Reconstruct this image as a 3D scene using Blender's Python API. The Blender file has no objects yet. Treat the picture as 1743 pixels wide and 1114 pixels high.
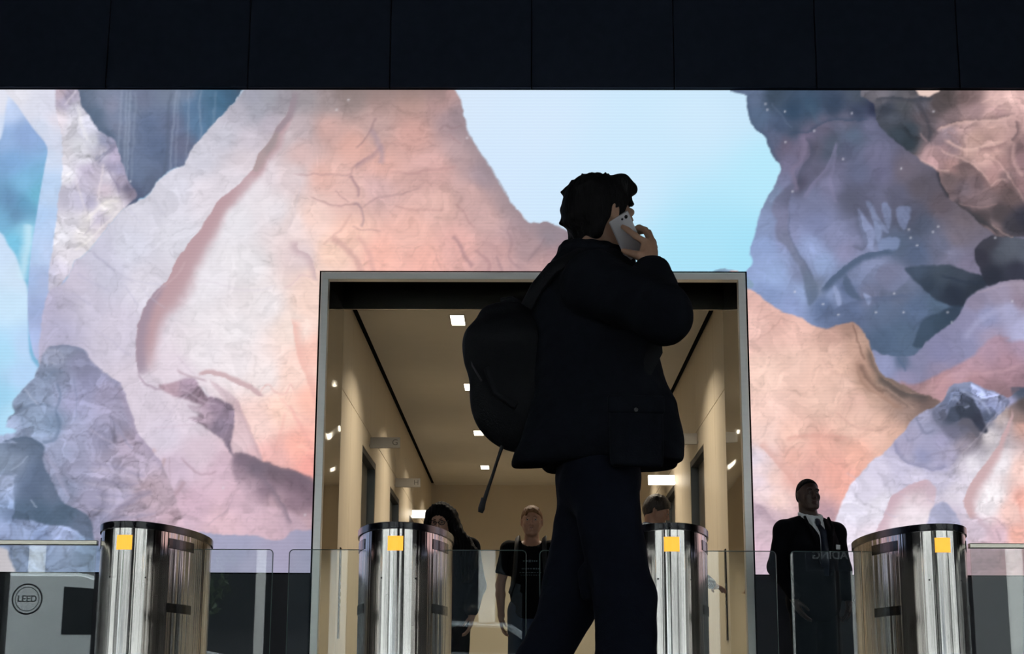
import bpy, bmesh, math, random
import numpy as np
from math import sin, cos, pi, radians, sqrt
from mathutils import Vector, Matrix, Euler

# ================================================================ camera, sky, light, exposure
S = bpy.context.scene
COL = S.collection
FPX = 2727.0                                   # focal length in pixels of a 1743 x 1114 frame
PITCH, YAW, ROLL, CAMZ = radians(12.81), radians(0.55), radians(0.25), 0.30
cam_data = bpy.data.cameras.new('camera')
cam_data.sensor_width = 36.0
cam_data.lens = FPX / 1743.0 * 36.0
cam_data.clip_start = 0.05
cam_data.clip_end = 400
cam = bpy.data.objects.new('camera', cam_data)
COL.objects.link(cam)
CAM_ROT = Matrix.Rotation(YAW, 3, 'Z') @ Matrix.Rotation(pi / 2 + PITCH, 3, 'X') @ Matrix.Rotation(ROLL, 3, 'Z')
cam.matrix_world = Matrix.Translation((0, 0, CAMZ)) @ CAM_ROT.to_4x4()
S.camera = cam
S.view_settings.view_transform = 'Standard'
S.view_settings.look = 'None'
S.view_settings.exposure = 0.0
S.view_settings.gamma = 1.0
S.view_settings.use_curve_mapping = False

SKY_STRENGTH = 13.0          # overcast daylight in the street behind the camera
SCREEN_STRENGTH = 1.0
LAMP_POWER = 38.0           # each corridor downlight, watts
world = bpy.data.worlds.new('overcast_sky')
S.world = world
world.use_nodes = True
wn = world.node_tree
wn.nodes.clear()
w_out = wn.nodes.new('ShaderNodeOutputWorld')
w_bg = wn.nodes.new('ShaderNodeBackground')
w_tc = wn.nodes.new('ShaderNodeTexCoord')
w_sep = wn.nodes.new('ShaderNodeSeparateXYZ')
w_ramp = wn.nodes.new('ShaderNodeValToRGB')
w_ramp.color_ramp.elements[0].position = 0.0
w_ramp.color_ramp.elements[0].color = (0.70, 0.70, 0.72, 1)
w_ramp.color_ramp.elements[1].position = 0.8
w_ramp.color_ramp.elements[1].color = (0.86, 0.90, 0.96, 1)
wn.links.new(w_tc.outputs['Generated'], w_sep.inputs[0])
wn.links.new(w_sep.outputs['Z'], w_ramp.inputs[0])
wn.links.new(w_ramp.outputs[0], w_bg.inputs[0])
w_bg.inputs[1].default_value = SKY_STRENGTH
wn.links.new(w_bg.outputs[0], w_out.inputs[0])

def px_of(x, y, z):
    """photo pixel of world points (numpy arrays)"""
    R = np.array(CAM_ROT)
    q = np.stack([x, y, z - CAMZ], -1) @ R
    return 871.5 + FPX * q[..., 0] / -q[..., 2], 557.0 - FPX * q[..., 1] / -q[..., 2]

# ================================================================ materials
MATS = {}
def mat(name, color=(.5, .5, .5), rough=.5, metal=0.0, spec=.5, emit=None, estr=0.0, grain=None, gamt=.15, bump=0.0, bscale=None, coat=0.0, sheen=0.0, bdist=.02, bdetail=3):
    """procedural material: colour varied by noise (grain = scale or xyz scale), optional noise bump"""
    m = bpy.data.materials.new(name)
    m.use_nodes = True
    nt = m.node_tree
    b = nt.nodes['Principled BSDF']
    b.inputs['Base Color'].default_value = (*color, 1)
    b.inputs['Roughness'].default_value = rough
    b.inputs['Metallic'].default_value = metal
    b.inputs['Specular IOR Level'].default_value = spec
    b.inputs['Coat Weight'].default_value = coat
    b.inputs['Sheen Weight'].default_value = sheen
    if emit is not None:
        b.inputs['Emission Color'].default_value = (*emit, 1)
        b.inputs['Emission Strength'].default_value = estr
    g = grain if grain is not None else 30
    tc = nt.nodes.new('ShaderNodeTexCoord')
    def noise(scale, detail=3):
        mp = nt.nodes.new('ShaderNodeMapping')
        mp.inputs['Scale'].default_value = scale if hasattr(scale, '__len__') else (scale,) * 3
        nt.links.new(tc.outputs['Object'], mp.inputs[0])
        n = nt.nodes.new('ShaderNodeTexNoise')
        n.inputs['Scale'].default_value = 1.0
        n.inputs['Detail'].default_value = detail
        nt.links.new(mp.outputs[0], n.inputs['Vector'])
        return n
    if gamt > 0:
        n = noise(g)
        mx = nt.nodes.new('ShaderNodeMix')
        mx.data_type = 'RGBA'
        mx.inputs[6].default_value = (*[c * (1 - gamt) for c in color], 1)
        mx.inputs[7].default_value = (*[min(1, c * (1 + gamt)) for c in color], 1)
        nt.links.new(n.outputs[0], mx.inputs[0])
        nt.links.new(mx.outputs[2], b.inputs['Base Color'])
    if bump > 0:
        n = noise(bscale if bscale is not None else g, bdetail)
        bp = nt.nodes.new('ShaderNodeBump')
        bp.inputs['Strength'].default_value = bump
        bp.inputs['Distance'].default_value = bdist
        nt.links.new(n.outputs[0], bp.inputs['Height'])
        nt.links.new(bp.outputs[0], b.inputs['Normal'])
    MATS[name] = m
    return m

def glass_mat(name, tint=(.95, .98, .97), ior=1.5):
    m = bpy.data.materials.new(name)
    m.use_nodes = True
    nt = m.node_tree
    nt.nodes.clear()
    o = nt.nodes.new('ShaderNodeOutputMaterial')
    t = nt.nodes.new('ShaderNodeBsdfTransparent')
    t.inputs[0].default_value = (*tint, 1)
    g = nt.nodes.new('ShaderNodeBsdfGlossy')
    g.inputs['Roughness'].default_value = 0.0
    f = nt.nodes.new('ShaderNodeFresnel')
    f.inputs[0].default_value = ior
    mx = nt.nodes.new('ShaderNodeMixShader')
    nt.links.new(f.outputs[0], mx.inputs[0])
    nt.links.new(t.outputs[0], mx.inputs[1])
    nt.links.new(g.outputs[0], mx.inputs[2])
    nt.links.new(mx.outputs[0], o.inputs[0])
    MATS[name] = m
    return m

M_dark = mat('dark_wall_panel', (.018, .024, .040), .7, spec=.15, grain=12, gamt=.25)
M_under = mat('dark_plinth_panel', (.012, .012, .02), .45, spec=.3, grain=8)
M_gap = mat('shadow_gap_black', (.002, .002, .002), .9, spec=.05)
M_ceil = mat('lobby_ceiling_paint', (.05, .052, .06), .8, grain=4)
M_floor = mat('dark_polished_stone', (.05, .05, .052), .25, grain=9, gamt=.3)
M_side = mat('side_wall_stone', (.10, .10, .11), .6, grain=3)
M_trim = mat('satin_steel_trim', (.88, .86, .83), .38, metal=.65, grain=(3, 3, 40), gamt=.06)
M_mirror = mat('polished_steel_lining', (.62, .60, .55), .06, metal=1, grain=2, gamt=.05, bump=.5, bscale=(.7, .8, 1.1), bdist=.12, bdetail=0)
M_veneer = mat('beige_wood_veneer', (.56, .49, .38), .42, spec=.4, grain=(14, 14, .8), gamt=.10)
M_cceil = mat('corridor_ceiling_plaster', (.58, .55, .48), .8, grain=5, gamt=.04)
M_cback = mat('corridor_end_wall_paint', (.52, .46, .36), .7, grain=3, gamt=.05)
M_elev = mat('dark_elevator_steel', (.16, .16, .15), .35, metal=1, grain=(20, 20, .5), gamt=.12)
M_elevdark = mat('elevator_recess_dark', (.03, .03, .03), .6)
M_steel = mat('brushed_steel', (.74, .71, .68), .12, metal=1, grain=(55, 55, .15), gamt=.2, bump=.22, bscale=(26, 26, .08))
M_lid = mat('black_glossy_lid', (.012, .012, .018), .18, spec=.5)
M_sensor = mat('black_sensor_window', (.004, .004, .006), .15)
M_amber = mat('amber_lamp', (.5, .25, .03), .4, emit=(1.0, .50, .05), estr=1.12, gamt=0)
M_screw = mat('screw_black', (.02, .02, .02), .4)
M_glass = glass_mat('clear_glass')
M_gate = glass_mat('coated_gate_glass', ior=1.62)
M_rglass = glass_mat('coated_balustrade_glass', ior=1.95)
M_soffit = mat('polished_steel_soffit', (.40, .38, .34), .22, metal=1, grain=(3, 1, .4), gamt=.4, bump=.3, bscale=(4, 1, .3))
M_glassedge = mat('glass_edge_green', (.10, .16, .15), .15, spec=.6)
M_rail = mat('satin_rail', (.62, .58, .50), .3, metal=1, grain=(2, 40, 40), gamt=.06)
M_lamp = mat('downlight_lens', (.9, .9, .9), .4, emit=(1.0, .9, .72), estr=5.0, gamt=0)
M_signgrey = mat('sign_face_unlit', (.40, .38, .34), .5, grain=6, gamt=.05)
M_signlit = mat('sign_face_lit', (.9, .9, .85), .5, emit=(1.0, .95, .84), estr=1.9, gamt=0)
M_letter = mat('sign_letter_grey', (.14, .13, .12), .6)
M_letterlit = mat('sign_letter_pale', (.55, .53, .5), .6, emit=(.8, .77, .7), estr=.75, gamt=0)
M_panelblk = mat('call_panel_black', (.012, .012, .014), .2)
M_button = mat('call_button_steel', (.5, .5, .5), .3, metal=1)

# ================================================================ mesh helpers
def tag(o, label=None, cat=None, group=None, kind=None):
    if label: o['label'] = label
    if cat: o['category'] = cat
    if group: o['group'] = group
    if kind: o['kind'] = kind
    return o
def link(name, me, m=None, parent=None, smooth=False):
    o = bpy.data.objects.new(name, me)
    COL.objects.link(o)
    if m: me.materials.append(m)
    if parent: o.parent = parent
    if smooth:
        me.polygons.foreach_set('use_smooth', [True] * len(me.polygons))
    return o
def obj(name, bm, m=None, parent=None, smooth=False, auto=None):
    me = bpy.data.meshes.new(name)
    bmesh.ops.recalc_face_normals(bm, faces=bm.faces)
    bm.to_mesh(me)
    bm.free()
    o = link(name, me, m, parent, smooth)
    if auto is not None:
        me.set_sharp_from_angle(angle=radians(auto))
    return o
def empty(name, loc=(0, 0, 0), rz=0):
    o = bpy.data.objects.new(name, None)
    o.empty_display_size = .1
    o.location = loc
    o.rotation_euler = (0, 0, rz)
    COL.objects.link(o)
    return o
def box(bm, lo, hi, bevel=0.0, seg=2):
    c = [(a + b) / 2 for a, b in zip(lo, hi)]
    s = [abs(b - a) for a, b in zip(lo, hi)]
    r = bmesh.ops.create_cube(bm, size=1.0, matrix=Matrix.Translation(c) @ Matrix.Diagonal((*s, 1)))
    if bevel > 0:
        es = list({e for v in r['verts'] for e in v.link_edges})
        bmesh.ops.bevel(bm, geom=es, offset=bevel, segments=seg, affect='EDGES', profile=.5)
def bx(name, lo, hi, m, parent=None, bevel=0.0, seg=2):
    bm = bmesh.new()
    box(bm, lo, hi, bevel, seg)
    return obj(name, bm, m, parent)
def tube(bm, pts, r, n=10, closed=False, cap=True):
    """tube of radius r (number or list) through points"""
    pts = [Vector(p) for p in pts]
    m = len(pts)
    rings = []
    prev = None
    for i, p in enumerate(pts):
        a = pts[(i - 1) % m] if (closed or i > 0) else p
        b = pts[(i + 1) % m] if (closed or i < m - 1) else p
        t = (b - a).normalized()
        if prev is None:
            u = t.orthogonal().normalized()
        else:
            u = (prev - t * prev.dot(t))
            u = u.normalized() if u.length > 1e-6 else t.orthogonal().normalized()
        prev = u
        w = t.cross(u)
        rr = r[i] if hasattr(r, '__len__') else r
        ra, rb = rr if hasattr(rr, '__len__') else (rr, rr)
        rings.append([bm.verts.new(p + u * (ra * cos(2 * pi * k / n)) + w * (rb * sin(2 * pi * k / n))) for k in range(n)])
    for i in range(m if closed else m - 1):
        A, B = rings[i], rings[(i + 1) % m]
        for k in range(n):
            bm.faces.new((A[k], A[(k + 1) % n], B[(k + 1) % n], B[k]))
    if cap and not closed:
        bm.faces.new(list(reversed(rings[0])))
        bm.faces.new(rings[-1])
def tb(name, pts, r, m, parent=None, n=10, closed=False):
    bm = bmesh.new()
    tube(bm, pts, r, n, closed)
    return obj(name, bm, m, parent, smooth=True, auto=50)
def prism(bm, outline, z0, z1, bevel=0):
    """vertical prism over an xy outline"""
    a = [bm.verts.new((x, y, z0)) for x, y in outline]
    b = [bm.verts.new((x, y, z1)) for x, y in outline]
    n = len(a)
    for i in range(n):
        bm.faces.new((a[i], a[(i + 1) % n], b[(i + 1) % n], b[i]))
    bm.faces.new(list(reversed(a)))
    bm.faces.new(b)
def text(name, body, size, loc, rot, m, parent=None, depth=.002, align='CENTER', bold=0.0):
    cu = bpy.data.curves.new(name, 'FONT')
    cu.body = body
    cu.size = size
    cu.align_x = align
    cu.align_y = 'CENTER'
    cu.extrude = depth
    cu.offset = bold
    t = bpy.data.objects.new(name, cu)
    COL.objects.link(t)
    dg = bpy.context.evaluated_depsgraph_get()
    me = bpy.data.meshes.new_from_object(t.evaluated_get(dg))
    bpy.data.objects.remove(t)
    bpy.data.curves.remove(cu)
    o = link(name, me, None, parent)
    me.materials.clear()
    me.materials.append(m)
    o.location = loc
    o.rotation_euler = rot
    return o
def copy_tree(o, parent=None):
    c = o.copy()
    COL.objects.link(c)
    if parent: c.parent = parent
    for ch in list(o.children):
        copy_tree(ch, c)
    return c

# ---------------------------------------------------------------- picture shown on the video wall
PX0, PX1, PY0, PY1, PST = -330.0, 2070.0, 120.0, 1010.0, 2.0
def _sm(t):
    t = np.clip(t, 0, 1)
    return t * t * (3 - 2 * t)
def _catmull(pts, n=4, closed=True):
    p = np.array(pts, float)
    out = []
    m = len(p)
    rng = range(m) if closed else range(m - 1)
    for i in rng:
        if closed:
            a, b, c, d = p[(i - 1) % m], p[i], p[(i + 1) % m], p[(i + 2) % m]
        else:
            a, b, c, d = p[max(i - 1, 0)], p[i], p[i + 1], p[min(i + 2, m - 1)]
        for k in range(n):
            t = k / n
            out.append(b + 0.5 * t * (c - a + t * (2 * a - 5 * b + 4 * c - d + t * (3 * (b - c) + d - a))) if True else b)
    if not closed:
        out.append(p[-1])
    return np.array(out)
def _vnoise(x, y, seed):
    xi = np.floor(x).astype(np.int64); yi = np.floor(y).astype(np.int64)
    fx = x - xi; fy = y - yi
    fx = fx * fx * (3 - 2 * fx); fy = fy * fy * (3 - 2 * fy)
    def h(a, b):
        n = (a * 374761393 + b * 668265263 + seed * 974634777) & 0x7fffffff
        n = ((n ^ (n >> 13)) * 1274126177) & 0x7fffffff
        return ((n ^ (n >> 16)) & 0xffff) / 65535.0
    return (h(xi, yi) * (1 - fx) + h(xi + 1, yi) * fx) * (1 - fy) + (h(xi, yi + 1) * (1 - fx) + h(xi + 1, yi + 1) * fx) * fy
def _fbm(x, y, seed, o=4):
    s = 0; a = 0.5
    for i in range(o):
        s = s + a * _vnoise(x, y, seed + i * 17); x = x * 2.03 + 5.1; y = y * 2.03 + 2.7; a *= 0.5
    return s
def _facets(x, y, seed):
    """crumpled sheet: worley cells, each a tilted plane; returns slope value per point and distance to the crease"""
    xi = np.floor(x).astype(np.int64); yi = np.floor(y).astype(np.int64)
    d1 = np.full(x.shape, 9.0); d2 = np.full(x.shape, 9.0); val = np.zeros(x.shape)
    def h(a, b, s):
        n = (a * 374761393 + b * 668265263 + s * 974634777) & 0x7fffffff
        n = ((n ^ (n >> 13)) * 1274126177) & 0x7fffffff
        return ((n ^ (n >> 16)) & 0xffff) / 65535.0
    for dx in (-1, 0, 1):
        for dy in (-1, 0, 1):
            a = xi + dx; b = yi + dy
            px = a + h(a, b, seed); py = b + h(a, b, seed + 1)
            d = np.hypot(px - x, py - y)
            v = (h(a, b, seed + 2) - .5) + ((x - px) * (h(a, b, seed + 3) - .5) + (y - py) * (h(a, b, seed + 4) - .5)) * 1.6
            c = d < d1
            d2 = np.where(c, d1, np.minimum(d2, d)); val = np.where(c, v, val); d1 = np.where(c, d, d1)
    return val, d2 - d1

def paint_picture():
    xs = np.arange(PX0, PX1 + 0.1, PST); ys = np.arange(PY0, PY1 + 0.1, PST)
    X, Y = np.meshgrid(xs, ys)
    H, W = X.shape
    img = np.zeros((H, W, 3))
    # warped coordinates give torn, paper-like outlines
    WX = X + (_fbm(X / 26, Y / 26, 3) - .47) * 8 + (_fbm(X / 7, Y / 7, 5, 3) - .44) * 3.5
    WY = Y + (_fbm(X / 26 + 40, Y / 26, 4) - .47) * 8 + (_fbm(X / 7 + 9, Y / 7, 6, 3) - .44) * 3.5
    # wrinkle fields
    qx = X + (_fbm(X / 60, Y / 60, 11) - .5) * 70; qy = Y + (_fbm(X / 60 + 7, Y / 60, 12) - .5) * 70
    f1, e1 = _facets(qx / 78, qy / 60, 21)
    f2, e2 = _facets(qx / 30, qy / 24, 31)
    f3, e3 = _facets(qx / 12, qy / 10, 41)
    crease = -0.55 * np.exp(-(e1 / .035) ** 2) - 0.5 * np.exp(-(e2 / .06) ** 2) * (_fbm(X / 45, Y / 45, 77) > .47) 
    n1 = _fbm(qx / 70, qy / 38, 51, 4) - .47
    ridg = -np.exp(-(n1 / .012) ** 2)
    n2 = _fbm(qx / 33 + 30, qy / 25, 52, 4) - .47
    ridg2 = -np.exp(-(n2 / .018) ** 2)
    grain = _fbm(X / 5, Y / 4, 61, 3) - .44
    fine = 0.5 * ridg + 0.4 * ridg2 + 0.18 * f3 + 0.22 * f2 + 0.25 * grain
    soft = _fbm(qx / 40, qy / 40, 71, 3) - .44
    hard = 0.8 * f1 + 0.7 * f2 + 0.25 * f3 + crease + 0.5 * ridg

    def box(pts, m):
        p = np.array(pts, float)
        j0 = max(int((p[:, 0].min() - m - PX0) / PST), 0); j1 = min(int((p[:, 0].max() + m - PX0) / PST) + 2, W)
        i0 = max(int((p[:, 1].min() - m - PY0) / PST), 0); i1 = min(int((p[:, 1].max() + m - PY0) / PST) + 2, H)
        return slice(i0, i1), slice(j0, j1)
    def field(x, y, cps, r=14.0):
        num = np.zeros(x.shape + (3,)); den = np.zeros(x.shape)
        for (cx, cy, c) in cps:
            w = 1.0 / ((x - cx) ** 2 + (y - cy) ** 2 + r * r) ** 1.9
            num += w[..., None] * np.array(c, float); den += w
        return num / den[..., None]
    def mask(pts, edge, warp, sl, smooth=True):
        p = _catmull(pts, 4) if smooth else np.array(pts, float)
        x = (WX if warp else X)[sl]; y = (WY if warp else Y)[sl]
        inside = np.zeros(x.shape, bool); d2 = np.full(x.shape, 1e9)
        q = np.roll(p, -1, 0)
        for (ax, ay), (bx, by) in zip(p, q):
            dx, dy = bx - ax, by - ay
            L = dx * dx + dy * dy
            if L < 1e-9: continue
            if dy != 0:
                c = ((ay > y) != (by > y)) & (x < dx * (y - ay) / dy + ax)
                inside ^= c
            t = np.clip(((x - ax) * dx + (y - ay) * dy) / L, 0, 1)
            d2 = np.minimum(d2, (x - ax - t * dx) ** 2 + (y - ay - t * dy) ** 2)
        d = np.sqrt(d2) * np.where(inside, 1, -1)
        return _sm(d / (2 * edge) + .5), d
    def region(pts, cps, edge=1.6, warp=True, tex=(0, 0, 0), alpha=1.0, rim=None, r=14.0, smooth=True):
        """tex = amplitudes of fine / hard / soft paper relief; rim = (width, (r,g,b), strength) shading inside the outline"""
        sl = box(pts, edge * 2 + 14)
        a, d = mask(pts, edge, warp, sl, smooth)
        col = field(X[sl], Y[sl], cps, r)
        m = 1 + tex[0] * fine[sl] + tex[1] * hard[sl] + tex[2] * soft[sl]
        col = col * m[..., None]
        if rim:
            w = (1 - _sm(np.abs(d) / rim[0])) * rim[2]
            col = col * (1 - w[..., None]) + np.array(rim[1], float) * w[..., None]
        a = (a * alpha)[..., None]
        img[sl] = img[sl] * (1 - a) + col * a
    def fold(pts, col, wl, wr, alpha=.8, core=.0, taper=True, warp=True, mult=False):
        """a paper fold along a line: wl / wr are the widths of its shade left and right of the direction of travel"""
        p = _catmull(pts, 4, False)
        wmax = max(np.max(wl), np.max(wr))
        if wmax <= 5: alpha = alpha * .72
        sl = box(p, wmax + 8)
        x = (WX if warp else X)[sl]; y = (WY if warp else Y)[sl]
        best = np.full(x.shape, 1e9); sgn = np.zeros(x.shape); tt = np.zeros(x.shape)
        n = len(p) - 1
        for k in range(n):
            ax, ay = p[k]; dx, dy = p[k + 1] - p[k]
            L = dx * dx + dy * dy
            if L < 1e-9: continue
            t = np.clip(((x - ax) * dx + (y - ay) * dy) / L, 0, 1)
            ex = x - ax - t * dx; ey = y - ay - t * dy
            d = ex * ex + ey * ey
            c = d < best
            best = np.where(c, d, best); sgn = np.where(c, np.sign(dx * (y - ay) - dy * (x - ax)), sgn); tt = np.where(c, (k + t) / n, tt)
        d = np.sqrt(best)
        fl = np.interp(tt, np.linspace(0, 1, len(wl)), wl) if np.ndim(wl) else np.full(x.shape, float(wl))
        fr = np.interp(tt, np.linspace(0, 1, len(wr)), wr) if np.ndim(wr) else np.full(x.shape, float(wr))
        w = np.where(sgn > 0, fr, fl)
        a = 1 - _sm((d - core * w) / np.maximum((1 - core) * w, .6))
        if taper:
            a = a * _sm(tt / .12) * _sm((1 - tt) / .12)
        # beyond the ends no shade
        a = (a * alpha)[..., None]
        if mult:
            img[sl] *= 1 - a * (1 - np.array(col, float) / 255)
        else:
            img[sl] = img[sl] * (1 - a) + np.array(col, float) * a
    exec(PAINT_LAYERS, dict(region=region, fold=fold, img=img, X=X, Y=Y, np=np, rnd=random.Random(5)))
    # grade: a little less saturated, warm paper a little lighter
    L = (img @ np.array((.3, .55, .15)))[..., None]
    warm = np.clip((img[..., :1] - img[..., 2:]) / 90.0, 0, 1)
    img = L + (img - L) * (.92 - .10 * warm)
    img = img * (1 + .03 * warm) + np.array((0, 1.0, 9.0)) * warm
    return np.clip(img, 0, 255) / 255.0

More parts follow.
